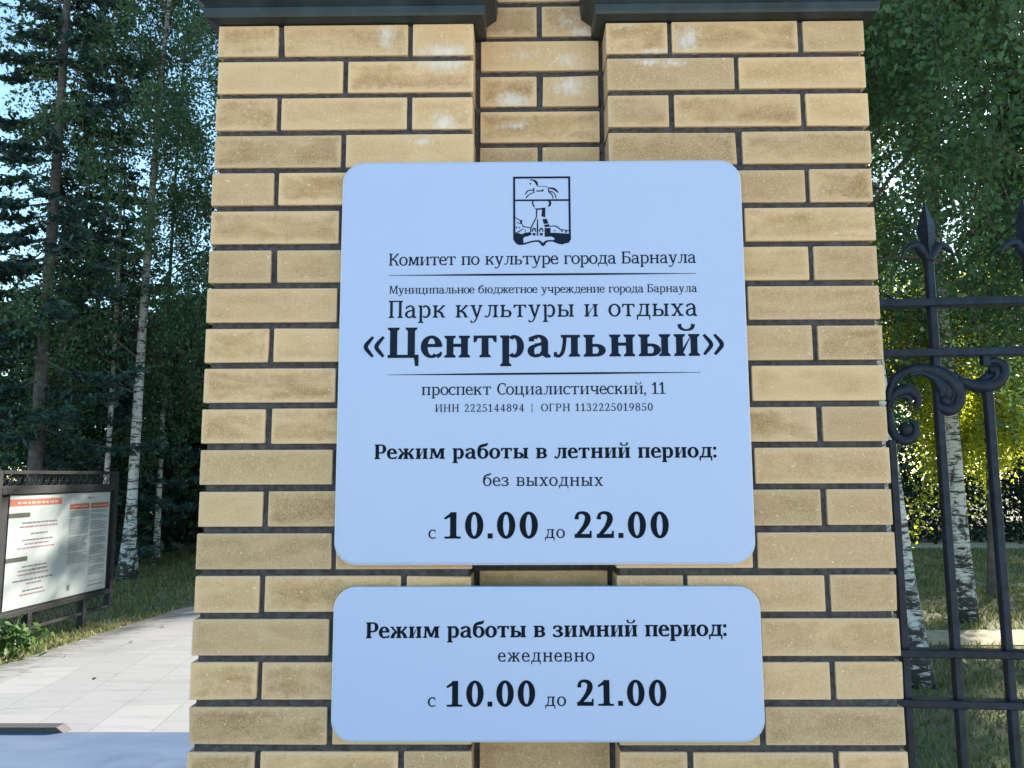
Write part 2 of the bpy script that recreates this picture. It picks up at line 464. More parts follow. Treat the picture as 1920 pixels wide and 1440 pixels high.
        p.stem(b, 0, h, 'r', 'b')
    elif ch == 'у':
        W = w(106, 98)
        p.st([(O + S * .5, 98), (W * .36, 48), (W * .52, 4)], [S * 1.02, S * 1.0, S * .8], 5); p.serif(O, 100, -1, 'b', S * .95)
        p.st([(W - O - 5, 98), (W * .66, 40), (W * .47, -14), (W * .3, -36), (W * .08, -37)], [T + 3, T + 3, w(15, 11), w(13, 9), T + 1]); p.serif(W - O - T, 100, -1, 'b', T)
        p.R(W * .02, -41, W * .02 + w(13, 9), -22)
    elif ch == 'х':
        W = w(108, 98); m = S * .55
        p.Q((O - 2, 97), (O + S * 1.15 - 2, 97), (W - O + 2, 3), (W - O - S * 1.15 + 2, 3)); p.Q((W - O - T - 5, 97), (W - O - 2, 97), (O + T + 5, 3), (O + 2, 3))
        p.serif(O, 100, -1, 'b', S); p.serif(W - O - S + 1, 0, 1, 'b', S - 1); p.serif(W - O - T - 3, 100, -1, 'b', T + 2); p.serif(O + 1, 0, 1, 'b', T + 2)
    elif ch in 'кК':
        h = 100 if ch == 'к' else C; k = h / 100
        W = w(112, 99) if ch == 'к' else w(128, 112)
        p.stem(O, 0, h); m = O + S
        p.st([(m - 2, 50 * k), (m + 12, 54 * k), (W * .70, 78 * k), (W * .84, 95 * k)], [T + 1, T + 2, T + 4, T + 5]); p.R(W * .74, h - H - 3, W - 2, h)
        p.st([(m + 6, 52 * k), (W * .66, 38 * k), (W - O - S * .35, 2)], [T + 2, S * .95, S * 1.05]); p.R(W - O - S * .95, 0, W, H)
    elif ch == 'ж':
        W = w(158, 142); c = W / 2 - S / 2; p.stem(c, 0, 100)
        for s in (1, -1):
            X = lambda x: W / 2 + s * (x - W / 2)
            m = c + S
            p.st([(X(m - 2), 51), (X(m + 10), 55), (X(W - 30), 78), (X(W - 20), 95)], [T + 1, T + 2, T + 4, T + 5]); p.R(min(X(W - 32), X(W - 4)), 100 - H - 3, max(X(W - 32), X(W - 4)), 100)
            p.st([(X(m + 5), 52), (X(m + (W - m) * .45), 36), (X(W - O - S * .3), 2)], [T + 2, S * .9, S]); a, b = X(W - O - S * .9), X(W); p.R(min(a, b), 0, max(a, b), H)
    elif ch == 'з':
        W = w(92, 82); p.el(W * .44, 75, W * .5, 27, S * .95, T, -78, 140); p.el(W * .45, 27, W * .55, 29, S * 1.0, T, -145, 78); p.R(W * .3, 48, W * .58, 48 + T)
        e = w(20, 11); p.R(2, 70, 2 + e, 88); p.Q((2, 88), (2 + e, 88), (W * .4, 102), (W * .2, 98)); p.R(0, 8, e, 26); p.Q((0, 8), (e, 14), (W * .3, 8), (W * .2, -1))
    elif ch == 'ч':
        W = w(112, 104); b = W - O - S; p.stem(b, 0, 100)
        p.serif(O, 100, -1, 'b'); p.st([(O + S / 2, 99), (O + S / 2, 66), (O + S * .85, 45), (W * .56, 41), (b + 2, 48)], [S, S, S * .85, T + 4, T + 1])
    elif ch in 'ьы':
        W0 = w(100, 90); p.stem(O, 0, 100, 'b', 'l'); p.D(O + S - 1, W0, 0, 58, S * 1.02, T); W = W0
        if ch == 'ы': p.stem(W0 + w(2, 10) + (0 if B else 0), 0, 100); W = W0 + w(2, 10) + S + O
    elif ch == 'ю':
        W = w(156, 140); p.stem(O, 0, 100); p.R(O + S, 49, W * .5, 49 + T); rx = w(50, 45); p.el(W - rx, 50, rx, 52, S, T)
    elif ch == '1':
        W = w(90, 74); x = W * .36; p.R(x, 0, x + S * 1.1, C + 2); p.R(2, 0, W, H + 2); p.Q((x - 6, H), (x + S * 1.1 + 6, H), (x + S * 1.1, H + 9), (x, H + 9))
        p.Q((x + S * .6, C + 2), (x, C - 4), (0, C - 28), (4, C - 38), (x + 2, C - 24))
    elif ch == '2':
        W = w(96, 84)
        p.st([(W * .17, 104), (W * .22, 128), (W * .48, 136), (W * .74, 124), (W * .78, 96), (W * .58, 58), (W * .18, 13)], [w(22, 12), w(16, 10), T + 3, S * .85, S * 1.05, S * .8, w(18, 12)])
        p.R(w(5, 4), 100, w(5, 4) + w(22, 12), 116)
        p.R(3, 0, W, w(22, 14)); p.Q((W - w(14, 9), 10), (W, 10), (W, 39), (W - w(9, 6), 39))
    elif ch == '3':
        W = w(94, 82); p.el(W * .45, 105, W * .46, 37, S, T, -85, 150); p.el(W * .44, 38, W * .56, 41, S * 1.05, T, -150, 85); p.R(W * .3, 70, W * .55, 70 + T)
        p.R(3, 104, 3 + w(20, 11), 124); p.R(0, 12, w(20, 11), 34)
    elif ch == '4':
        W = w(104, 90); x = W * .58; p.stem(x, 0, C, 'n', 'b'); p.R(2, 34, W, 34 + T + 3); p.Q((x + 4, C), (x + 4, C - w(30, 20)), (w(16, 12), 36), (2, 36))
    elif ch == '5':
        W = w(94, 82); p.R(W * .16, C - w(20, 14), W * .92, C); p.R(W * .16, 72, W * .16 + w(13, 9), C); p.el(W * .42, 42, W * .58, 45, S * 1.05, T, -148, 122); p.R(0, 12, w(20, 11), 34)
    elif ch == '8':
        W = w(98, 86); p.el(W / 2, 105, W * .44, 36, S * .95, T); p.el(W / 2, 38, W / 2, 41, S * 1.02, T)
    elif ch == '9':
        W = w(98, 86); p.el(W / 2, 95, W / 2, 46, S * 1.02, T)
        p.st([(W - S * .5, 95), (W * .78, 50), (W * .52, 20), (W * .14, 2)], [S, S * .95, S * .7, T])
    elif ch in '«»':
        W = 93
        for k in (0, 48):
            pts = [(k + 42, 97), (k + 12, 60), (k + 11, 45), (k + 42, 6)]
            if ch == '»': pts = [(W - x, y) for x, y in pts]
            p.st([pts[0], ((pts[0][0] + pts[1][0]) / 2, (pts[0][1] + pts[1][1]) / 2 + 1), pts[1], pts[2], ((pts[2][0] + pts[3][0]) / 2, (pts[2][1] + pts[3][1]) / 2 - 1), pts[3]], [12, 16, 19, 19, 16, 12])
    elif ch in '.:':
        d = w(27, 19); W = d; p.R(0, 0, d, d)
        if ch == ':': p.R(0, 74, d, 74 + d)
    elif ch == ',':
        d = w(27, 19); W = d; p.R(0, 0, d, d); p.Q((d, d * .3), (d, 0), (d * .35, -26), (d * .05, -26), (d * .4, 0))
    elif ch == '|': W = w(14, 11); p.R(0, -22, W, C + 8)
    return p.P, W

def union(polys):
    """merge overlapping outlines into one flat triangulation"""
    pts = []; faces = []
    for q in polys:
        a = sum(q[i][0] * q[(i+1) % len(q)][1] - q[(i+1) % len(q)][0] * q[i][1] for i in range(len(q)))
        if abs(a) < 1e-7: continue
        if a < 0: q = q[::-1]
        faces.append(list(range(len(pts), len(pts) + len(q)))); pts += [Vector((float(x), float(y))) for x, y in q]
    v, e, f, vo, eo, fo = delaunay_2d_cdt(pts, [(t[i], t[(i + 1) % len(t)]) for t in faces for i in range(len(t))], [], 0, 1e-4)
    polys = [[pts[i] for i in t] for t in faces]
    boxes = [(min(p.x for p in q), max(p.x for p in q), min(p.y for p in q), max(p.y for p in q)) for q in polys]
    keep = []
    for t in f:
        x = sum(v[i].x for i in t) / len(t); y = sum(v[i].y for i in t) / len(t)
        for q, bb in zip(polys, boxes):
            if not (bb[0] <= x <= bb[1] and bb[2] <= y <= bb[3]): continue
            c = False
            for i in range(len(q)):
                p, r = q[i], q[i - 1]
                if (p.y > y) != (r.y > y) and x < (r.x - p.x) * (y - p.y) / (r.y - p.y) + p.x: c = not c
            if c: keep.append(list(t)); break
    return [(p.x, p.y) for p in v], keep

_gl = {}
def get_glyph(ch, bold):
    if (ch, bold) not in _gl:
        P, W = glyph(ch, bold); v, f = union(P); _gl[ch, bold] = (v, f, W)
    return _gl[ch, bold]

ROUND = set('оесСО')
def text_run(mb, text, bold, x0, x1, z0, z1, xh, y, gap=None, ksx=1.0):
    """sets text from x0 to x1 (metres) on the baseline z0..z1 with x-height xh; the tracking takes up what is left"""
    k = xh / 100.0
    space = 48
    total = sum(space if c == ' ' else get_glyph(c, bold)[2] for c in text)
    base = [(-6 if (a in ROUND) else 0) + (-6 if (b in ROUND) else 0) for a, b in zip(text, text[1:])]
    for i, (a, b) in enumerate(zip(text, text[1:])):
        if a == ' ' or b == ' ': base[i] = 0
    slots = len(text) - 1
    tr = ((x1 - x0) / k - total - sum(base)) / slots if slots else 0
    sx = 1.0
    lo = 4 if bold else 8
    if slots and tr < lo:                           # squeeze the letters rather than let them touch
        sx = ((x1 - x0) / k - slots * lo - sum(base)) / total; tr = lo
    if slots and tr > 26:
        sx = ((x1 - x0) / k - slots * 26 - sum(base)) / total; tr = 26
    x = 0.0
    for i, c in enumerate(text):
        if c == ' ': x += space * sx
        else:
            v, f, W = get_glyph(c, bold)
            pts = []
            for (px, py) in v:
                X = x0 + (x + px * sx) * k
                pts.append((X, y, z0 + (z1 - z0) * (X - x0) / max(1e-6, (x1 - x0)) + py * k))
            mb.poly(pts, f)
            x += W * sx
        if i < slots: x += tr + base[i]
# ------------------------------------------------------------------ ground, path, forecourt
def sheet(name, polys, z, mat, kind='structure', cuts=0):
    mb = MB()
    for q in polys: mb.poly([(x, y, z) for x, y in q], [list(range(len(q)))])
    o = mb.build(name, mat, fix=False); tag(o, kind=kind); return o

def lawn_material():
    t = NT('lawn_soil'); v = t.coord('Object')
    a = t.noise(v, 0.55, 4, 0.6); b = t.noise(v, 6, 5, 0.7); c = t.noise(v, 60, 4, 0.7)
    g = t.mix(b, (0.08, 0.095, 0.034), (0.17, 0.165, 0.07))
    e = t.mix(b, (0.13, 0.10, 0.06), (0.21, 0.17, 0.105))
    f = t.math('MULTIPLY', t.math('SUBTRACT', t.math('ADD', a, t.math('MULTIPLY', c, 0.35)), 0.62, clamp=True), 5.0, clamp=True)
    t.base(t.mix(f, g, e)); t.set(Roughness=0.95); t.bump(t.math('ADD', b, c), 0.6, 0.02)
    return t.m

def paving_material():
    t = NT('pale_paving'); v = t.coord('Object')
    mp = t.n('ShaderNodeMapping'); mp.inputs['Rotation'].default_value = (0, 0, math.radians(90 - 5.7)); t.l(v, mp.inputs[0])
    br = t.n('ShaderNodeTexBrick'); t.l(mp.outputs[0], br.inputs['Vector'])
    br.inputs['Scale'].default_value = 1.0; br.inputs['Brick Width'].default_value = 0.8; br.inputs['Row Height'].default_value = 0.4
    br.inputs['Mortar Size'].default_value = 0.004; br.inputs['Mortar Smooth'].default_value = 0.3
    br.inputs['Color1'].default_value = (0.178, 0.179, 0.186, 1); br.inputs['Color2'].default_value = (0.220, 0.219, 0.224, 1); br.inputs['Mortar'].default_value = (0.125, 0.125, 0.13, 1)
    n1 = t.noise(v, 1.3, 5, 0.65, 0.6); n2 = t.noise(v, 18, 5, 0.7)
    mp2 = t.n('ShaderNodeMapping'); mp2.inputs['Scale'].default_value = (0.8, 4.5, 1); t.l(v, mp2.inputs[0])
    streak = t.noise(mp2.outputs[0], 1.6, 4, 0.6, 0.8)
    col = t.mix(t.math('MULTIPLY', t.math('SUBTRACT', streak, 0.50, clamp=True), 2.6, clamp=True), br.outputs['Color'], (0.115, 0.118, 0.128), 'MIX')
    col = t.mix(t.math('MULTIPLY', n1, 0.30), col, (0.27, 0.268, 0.27)); col = t.mix(t.math('MULTIPLY', t.math('SUBTRACT', n2, 0.55, clamp=True), 1.2), col, (0.13, 0.125, 0.12))
    xyz = t.n('ShaderNodeSeparateXYZ'); t.l(v, xyz.inputs[0])
    ed = t.math('SUBTRACT', xyz.outputs[0], t.math('ADD', -4.64 - 3.56 * 0.0999, t.math('MULTIPLY', xyz.outputs[1], 0.0999)))
    near = t.n('ShaderNodeMapRange'); near.inputs[1].default_value = 0.75; near.inputs[2].default_value = 0.0; t.l(ed, near.inputs[0])
    moss = t.math('MULTIPLY', t.math('SUBTRACT', t.math('ADD', t.math('MULTIPLY', near.outputs[0], 0.42), t.noise(mp2.outputs[0], 5.0, 6, 0.7, 1.0)), 0.74, clamp=True), 7.0, clamp=True)
    col = t.mix(t.math('MULTIPLY', moss, 0.75), col, (0.055, 0.055, 0.038))
    t.base(col); t.set(Roughness=0.75); t.bump(t.math('ADD', t.math('MULTIPLY', br.outputs['Fac'], -1.0), t.math('MULTIPLY', n2, 0.3)), 0.4, 0.006)
    return t.m

def shaded_forecourt_material():
    t = NT('blue_shade_slab'); v = t.coord('Object')
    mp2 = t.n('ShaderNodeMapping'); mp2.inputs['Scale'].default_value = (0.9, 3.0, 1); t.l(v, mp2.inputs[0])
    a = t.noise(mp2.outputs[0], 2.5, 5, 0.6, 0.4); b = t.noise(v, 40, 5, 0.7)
    col = t.ramp(a, [(0.32, (0.072, 0.105, 0.175)), (0.5, (0.085, 0.12, 0.195)), (0.7, (0.10, 0.135, 0.205))])  # bluish shadow on the ground put into the slab colour
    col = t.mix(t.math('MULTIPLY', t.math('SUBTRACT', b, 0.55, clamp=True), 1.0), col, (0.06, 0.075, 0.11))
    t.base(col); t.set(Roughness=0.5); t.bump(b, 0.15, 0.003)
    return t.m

M_lawn = lawn_material()
sheet('ground', [[(-120, -120), (120, -120), (120, 120), (-120, 120)]], 0.0, M_lawn)
sheet('path', [[(-4.64, 3.56), (0.6, 3.56), (2.4, 34), (-1.6, 34)]], 0.010, paving_material())
sheet('forecourt', [[(-40, -0.6), (0.45, -0.6), (0.45, 3.56), (-40, 3.56)]], 0.016, shaded_forecourt_material())  # sheet coloured as the shadow strip before the path
sheet('bounce_pavement', [[(-40, -45), (40, -45), (40, -0.6), (-40, -0.6)]], 0.016, simple('warm_bounce_pavement', (0.60, 0.52, 0.41), 0.9, var=0.15, scale=6))  # unseen paving around the camera, added to bounce warm light
sheet('side_path', [[(1.9, 6.02), (30, 6.45), (30, 7.15), (1.9, 6.72)]], 0.008, simple('sandy_path', (0.42, 0.33, 0.22), 0.95, var=0.25, scale=9, bump=0.3))
sheet('far_path', [[(3.0, 15.6), (40, 15.2), (40, 16.6), (3.0, 17.0)]], 0.008, bpy.data.materials['sandy_path'])

mb = MB(); mb.prism([(-9.0, 0.0), (-2.88, 0.0), (-2.945, 0.048), (-9.0, 0.048)], 3.545, 3.63)
tag(mb.build('kerb_stone', simple('dark_rubber', (0.045, 0.038, 0.040), 0.7)), 'long low dark kerb strip with a sloping end where shade-blue forecourt meets pale path', 'kerb strip')

# ------------------------------------------------------------------ brick pillar
ZT, PITCHZ, BH = 2.496, 0.077, 0.065
rng = random.Random(4)
pillar = empty('brick_pillar', (0, 0, 0))
tag(pillar, 'tan brick gate pillar with a central niche, dark mortar and a dark metal coping', 'pillar')

class Bricks(MB):
    def __init__(self): super().__init__(); self.tone = []; self.pos = []; self.size = []
    def brick(self, x0, x1, y0, y1, z0, z1):
        j = lambda: rng.uniform(-0.0011, 0.0011)
        x0 += j(); x1 += j(); z0 += j() * .8; z1 += j() * .8; y0 += j() * .7
        nf = len(self.f); nv = len(self.v)
        self.cbox(x0, x1, y0, y1, z0, z1, 0.0014)
        if rng.random() < 0.40:                 # a knocked-off corner
            q = 3 * rng.randrange(8); d = rng.uniform(0.0008, 0.0026)
            c = ((x0 + x1) / 2, (y0 + y1) / 2, (z0 + z1) / 2)
            for m in range(3):
                p = self.v[nv + q + m]; w = [rng.uniform(0.4, 1.3) * d for _ in range(3)]
                self.v[nv + q + m] = tuple(p[i] + (w[i] if c[i] > p[i] else -w[i]) for i in range(3))
        tn = (rng.random(), rng.random(), rng.random())
        for f in self.f[nf:]:
            ps = [self.v[i] for i in f]
            n = (Vector(ps[1]) - Vector(ps[0])).cross(Vector(ps[2]) - Vector(ps[0]))
            ax = max(range(3), key=lambda i: abs(n[i]))
            for p in ps:
                self.tone.append(tn)
                if ax == 1: self.pos.append((p[0] - x0, p[2] - z0, 0)); self.size.append((x1 - x0, z1 - z0, 0))
                elif ax == 0: self.pos.append((p[1] - y0, p[2] - z0, 0)); self.size.append((y1 - y0, z1 - z0, 0))
                else: self.pos.append((p[0] - x0, p[1] - y0, 0)); self.size.append((x1 - x0, y1 - y0, 0))
    def done(self, name, mat, parent):
        o = self.build(name, mat, parent, fix=False)
        for nm, dat in (('tone', self.tone), ('face_pos', self.pos), ('face_size', self.size)):
            a = o.data.attributes.new(nm, 'FLOAT_VECTOR', 'CORNER'); a.data.foreach_set('vector', np.array(dat, np.float32).ravel())
        import bmesh
        b = bmesh.new(); b.from_mesh(o.data); bmesh.ops.recalc_face_normals(b, faces=b.faces); b.to_mesh(o.data); b.free()
        return o

bk = Bricks()
DEP = 0.64
HW, IW = 0.6415, 0.1325
J = 0.0105
def pier_courses(sgn, row, z0, z1):
    def B(a0, a1, y0, y1):                      # a measured inward from the outer edge
        xa, xb = -HW + a0, -HW + a1
        if sgn > 0: xa, xb = -xb, -xa
        bk.brick(xa, xb, y0, y1, z0, z1)
    Wd = HW - IW                                # 0.509
    for back in (0, 1):
        Y = (lambda y0, y1: (y0, y1)) if not back else (lambda y0, y1: (DEP - y1, DEP - y0))
        if row % 2:                             # header, stretcher, header
            B(0, 0.120, *Y(0, 0.25) if not back else Y(0, 0.12)); B(0.1305, 0.3785, *Y(0, 0.12)); B(0.389, Wd, *Y(0, 0.12))
        else:
            B(0, 0.249, *Y(0, 0.12) if not back else Y(0, 0.25)); B(0.2595, Wd, *Y(0, 0.12))
    if row % 2: B(0, 0.12, 0.2605, 0.5095)
    else: B(0, 0.12, 0.1305, 0.3795)
for row in range(1, 33):
    z1 = ZT - PITCHZ * (row - 1); z0 = z1 - BH
    if z0 < 0: break
    pier_courses(-1, row, z0, z1); pier_courses(1, row, z0, z1)
for row in range(-5, 33):
    z1 = ZT - PITCHZ * (row - 1); z0 = z1 - BH
    if z0 < 0: break
    for (ya, yb) in ((0.065, 0.185), (DEP - 0.12, DEP)):
        if row % 2: bk.brick(-0.1215, 0.1225, ya, yb, z0, z1)
        else:
            bk.brick(-0.1215, -0.005, ya, yb, z0, z1); bk.brick(0.0065, 0.1225, ya, yb, z0, z1)
bk.done('brickwork', brick_material(), pillar)
mb = MB()
mb.box(-HW + 0.009, -IW - 0.006, 0.009, DEP - 0.009, 0.0, 2.50)
mb.box(IW + 0.006, HW - 0.009, 0.009, DEP - 0.009, 0.0, 2.50)
mb.box(-IW - 0.0055, IW + 0.0055, 0.075, DEP - 0.011, 0.0, 2.962)
def rough(x0, x1, y, z0, z1, step=0.011):
    nx = int((x1 - x0) / step); nz = int((z1 - z0) / step); P = []
    for k in range(nz + 1):
        for i in range(nx + 1): P.append((x0 + (x1 - x0) * i / nx, y + rng.uniform(-0.0032, 0.0022), z0 + (z1 - z0) * k / nz))
    mb.poly(P, [(k*(nx+1) + i, k*(nx+1) + i + 1, (k+1)*(nx+1) + i + 1, (k+1)*(nx+1) + i) for k in range(nz) for i in range(nx)], True)
rough(-HW + 0.010, -IW - 0.007, 0.0075, 0.6, 2.495); rough(IW + 0.007, HW - 0.010, 0.0075, 0.6, 2.495); rough(-IW - 0.005, IW + 0.005, 0.0730, 0.6, 2.94)
mb.build('mortar', simple('dark_mortar', (0.052, 0.047, 0.054), 0.95, var=0.5, scale=90, bump=0.5), pillar)

M_cap = simple('dark_green_metal', (0.020, 0.028, 0.033), 0.40, 0.0, 0.5, 14, 0.35)
prof = [(0.0025, 2.4975), (0.021, 2.5010), (0.0235, 2.5065), (0.0245, 2.5190), (0.0215, 2.5245), (0.029, 2.5310), (0.044, 2.5420), (0.047, 2.5600), (0.047, 2.6050), (0.040, 2.6150), (-0.10, 2.6700)]
for x0, x1 in ((-HW, -IW), (IW, HW)):
    mb = MB(); P = []; F = []
    for (p, z) in prof: P += [(x0 - p, -p, z), (x1 + p, -p, z), (x1 + p, DEP + p, z), (x0 - p, DEP + p, z)]
    for i in range(len(prof) - 1):
        for k in range(4): F.append([i*4 + k, i*4 + (k+1) % 4, (i+1)*4 + (k+1) % 4, (i+1)*4 + k])
    F.append([0, 3, 2, 1]); n = len(P); F.append([n-4, n-3, n-2, n-1])
    mb.poly(P, F); mb.build('coping', M_cap, pillar)
mb = MB(); mb.box(-0.19, 0.19, 0.0, DEP + 0.03, 2.962, 3.02); mb.build('coping', M_cap, pillar)

# ------------------------------------------------------------------ the two sign plates
def plate_mesh(x0, x1, z0, z1, r, mat, parent, name='panel'):
    def ring(ins, y):
        out = []
        rr = r - ins
        for (cx, cz, a0) in ((x1 - r, z1 - r, 0), (x0 + r, z1 - r, 90), (x0 + r, z0 + r, 180), (x1 - r, z0 + r, 270)):
            for k in range(13):
                a = math.radians(a0 + 90 * k / 12); out.append((cx + rr * math.cos(a), y, cz + rr * math.sin(a)))
        return out
    rows = [ring(0.0, 0.0005), ring(0.0, -0.0155), ring(0.0008, -0.0185), ring(0.0028, -0.0208), ring(0.0060, -0.0220)]
    mb = MB(); P = sum(rows, []); n = len(rows[0]); F = []; base = 0
    mb.poly(P, [[i*n + k, i*n + (k+1) % n, (i+1)*n + (k+1) % n, (i+1)*n + k] for i in range(len(rows) - 1) for k in range(n)], smooth=True)
    mb.f.append([(len(rows) - 1) * n + k for k in range(n)]); mb.sm.append(False)
    mb.f.append([k for k in range(n)][::-1]); mb.sm.append(False)
    o = mb.build(name, mat, parent); o.data.materials.append(M_edge)
    o.data.polygons.foreach_set('material_index', [1 if i < 3 * n else 0 for i in range(len(o.data.polygons))])
    return o
M_edge = simple('plate_edge_highlight', (0.58, 0.65, 0.78), 0.30, var=0.03)  # lighter rim colour paints in the edge highlight

def plate_material():
    t = NT('pale_blue_plate'); v = t.coord('Object')
    a = t.noise(v, 1.6, 3, 0.5, 0.3); b = t.noise(v, 9, 5, 0.6); c = t.noise(v, 60, 3, 0.6)
    col = t.mix(a, (0.352, 0.428, 0.645), (0.382, 0.449, 0.663))
    col = t.mix(t.math('MULTIPLY', t.math('SUBTRACT', b, 0.62, clamp=True), 0.5), col, (0.45, 0.56, 0.75))
    t.base(col); t.set(Roughness=0.38); t.p.inputs['Specular IOR Level'].default_value = 0.4
    rr = t.math('ADD', 0.32, t.math('MULTIPLY', b, 0.12)); t.l(rr, t.p.inputs['Roughness'])
    return t.m
M_plate = plate_material()
M_ink = simple('navy_ink', (0.007, 0.013, 0.030), 0.6, var=0.12, scale=30, spec=0.08)
M_ink_new = simple('dark_navy_ink', (0.003, 0.006, 0.014), 0.6, var=0.12, scale=30, spec=0.08)
YL = -0.0226
big = empty('sign_plate'); tag(big, 'large square pale blue plate with a city emblem, park name and summer opening hours', 'sign')
plate_mesh(-0.3825, 0.3825, 1.4385, 2.2005, 0.042, M_plate, big)
low = empty('sign_plate'); tag(low, 'wide low pale blue plate with winter opening hours, below the large square plate', 'sign')
plate_mesh(-0.3810, 0.3870, 1.1320, 1.4005, 0.040, M_plate, low)

def line(parent, ink, *runs):
    mb = MB()
    for r in runs: text_run(mb, *r, YL)
    return mb.build('lettering', ink, parent, fix=False)
line(big, M_ink, ("Комитет по культуре города Барнаула", False, -0.2896, 0.2901, 1.9950, 1.9967, 0.0168))
line(big, M_ink, ("Муниципальное бюджетное учреждение города Барнаула", False, -0.2887, 0.2902, 1.9406, 1.9407, 0.0111))
line(big, M_ink, ("Парк культуры и отдыха", False, -0.2886, 0.2891, 1.8941, 1.8952, 0.0238))
line(big, M_ink, ("«Центральный»", True, -0.3345, 0.3372, 1.8181, 1.8195, 0.0414))
line(big, M_ink, ("проспект Социалистический, 11", False, -0.2249, 0.2265, 1.7483, 1.7488, 0.0155))
line(big, M_ink, ("ИНН 2225144894", False, -0.1996, -0.0355, 1.7169, 1.7172, 0.0101), ("|", False, -0.0210, -0.0190, 1.7172, 1.7172, 0.0101), ("ОГРН 1132225019850", False, -0.0040, 0.2021, 1.7174, 1.7177, 0.0101))
line(big, M_ink_new, ("Режим работы в летний период:", True, -0.3108, 0.3160, 1.6304, 1.6313, 0.0194))
line(big, M_ink, ("без выходных", False, -0.1109, 0.1081, 1.5809, 1.5805, 0.0161))
line(big, M_ink_new, ("с", False, -0.2100, -0.1962, 1.4865, 1.4865, 0.0160), ("10.00", True, -0.1816, -0.0112, 1.4865, 1.4867, 0.0336), ("до", False, 0.0016, 0.0376, 1.4870, 1.4871, 0.0160), ("22.00", True, 0.0540, 0.2258, 1.4871, 1.4867, 0.0333))
line(low, M_ink_new, ("Режим работы в зимний период:", True, -0.3204, 0.3232, 1.3115, 1.3149, 0.0200))
line(low, M_ink_new, ("ежедневно", False, -0.0840, 0.0875, 1.2710, 1.2710, 0.0159))
line(low, M_ink_new, ("с", False, -0.2082, -0.1947, 1.1941, 1.1941, 0.0160), ("10.00", True, -0.1754, -0.0182, 1.1941, 1.1946, 0.0312), ("до", False, -0.0004, 0.0363, 1.1952, 1.1952, 0.0162), ("21.00", True, 0.0550, 0.2135, 1.1956, 1.1955, 0.0312))

def rule(x0, x1, z0, z1):
    mb = MB(); N = 24; P = []
    for i in range(N + 1):
        t = i / N; h = 0.0004 + 0.0016 * min(1.0, max(0.0, (min(t, 1 - t) - 0.02) / 0.30)) ** 0.9 * 0.9
        x = x0 + (x1 - x0) * t; z = z0 + (z1 - z0) * t; P += [(x, YL, z - h), (x, YL, z + h)]
    mb.poly(P, [[2*i, 2*i + 2, 2*i + 3, 2*i + 1] for i in range(N)])
    mb.build('rule_line', M_ink, big, fix=False)
rule(-0.2897, 0.2897, 1.9761, 1.9765)
rule(-0.2887, 0.2917, 1.7865, 1.7887)

# city coat of arms, pen drawn on the plate
pn = Pen(False)
E = lambda pts, ws, n=5: pn.st([(x, -y) for x, y in pts], ws if hasattr(ws, '__len__') else [ws] * len(pts), n)
Pg = lambda *pts: pn.P.append([(x, -y) for x, y in pts])
def Rr(x0, y0, x1, y1): Pg((x0, y0), (x1, y0), (x1, y1), (x0, y1))
Rr(355, 182, 388, 1190); Rr(1230, 182, 1262, 1190); Rr(355, 182, 1262, 213); Rr(380, 546, 1240, 573)
Pg((375, 1082), (450, 1078), (530, 1112), (525, 1150), (512, 1160), (516, 1250), (440, 1252), (390, 1225), (358, 1180)); Pg((500, 1085), (620, 1060), (650, 1100), (570, 1132), (512, 1140))
Pg((850, 1000), (942, 1000), (942, 1075), (1050, 1078), (1050, 1130), (850, 1140)); Pg((1000, 1075), (1240, 1092), (1262, 1180), (1225, 1235), (1130, 1254), (1040, 1236), (985, 1195), (1012, 1165), (955, 1135))
E([(380, 1200), (430, 1245), (520, 1246), (640, 1214), (740, 1202), (785, 1225), (822, 1262), (860, 1222), (900, 1204), (980, 1204), (1060, 1235), (1140, 1252)], [20, 26, 26, 24, 26, 34, 44, 34, 26, 24, 24, 20])
E([(668, 572), (664, 605), (676, 640), (692, 672)], [20, 22, 20, 14]); E([(922, 572), (940, 600), (936, 632), (912, 660)], [30, 36, 34, 26]); E([(700, 690), (760, 700), (830, 690), (868, 682)], [10, 22, 20, 10])
E([(730, 695), (724, 760), (722, 830)], [22, 20, 16]); Pg((812, 700), (862, 690), (862, 832), (800, 815)); E([(722, 825), (690, 890), (640, 990), (628, 1060)], [16, 18, 18, 22])
Pg((815, 862), (882, 852), (912, 930), (838, 936)); Pg((842, 950), (922, 940), (934, 976), (856, 988)); E([(738, 860), (738, 990), (738, 1120)], [16, 22, 18])
for dx in (0, 112):
    Rr(662 + dx, 1078, 706 + dx, 1116); E([(658 + dx, 1062), (664 + dx, 1022), (685 + dx, 1006), (704 + dx, 1022), (710 + dx, 1062)], [14, 20, 24, 20, 14])
E([(390, 828), (430, 858), (470, 880)], [10, 14, 12]); Rr(464, 872, 496, 932); E([(410, 905), (430, 918), (470, 930)], 10); E([(498, 935), (512, 975), (560, 982), (625, 995)], [14, 16, 14, 14]); E([(392, 1075), (450, 1050), (510, 1010)], [14, 16, 10])
Rr(398, 976, 416, 1004); Rr(440, 980, 460, 1002); E([(540, 1015), (546, 1060), (552, 1090)], 8)
E([(930, 978), (1005, 968), (1060, 990), (1095, 1025), (1150, 1030), (1230, 1042)], [12, 16, 18, 16, 12, 12]); Rr(1112, 1030, 1134, 1062); Rr(1172, 1044, 1200, 1076); E([(985, 1050), (1010, 1040), (1030, 1052)], 9)
E([(618, 238), (660, 236), (700, 252), (728, 285), (738, 328)], [10, 18, 30, 38, 22]); Rr(618, 286, 642, 310); E([(688, 365), (676, 395), (690, 428)], [18, 20, 14])
E([(672, 402), (620, 400), (580, 418), (548, 465)], [14, 16, 18, 16]); E([(700, 432), (630, 458), (585, 490), (560, 522)], [10, 13, 16, 20])
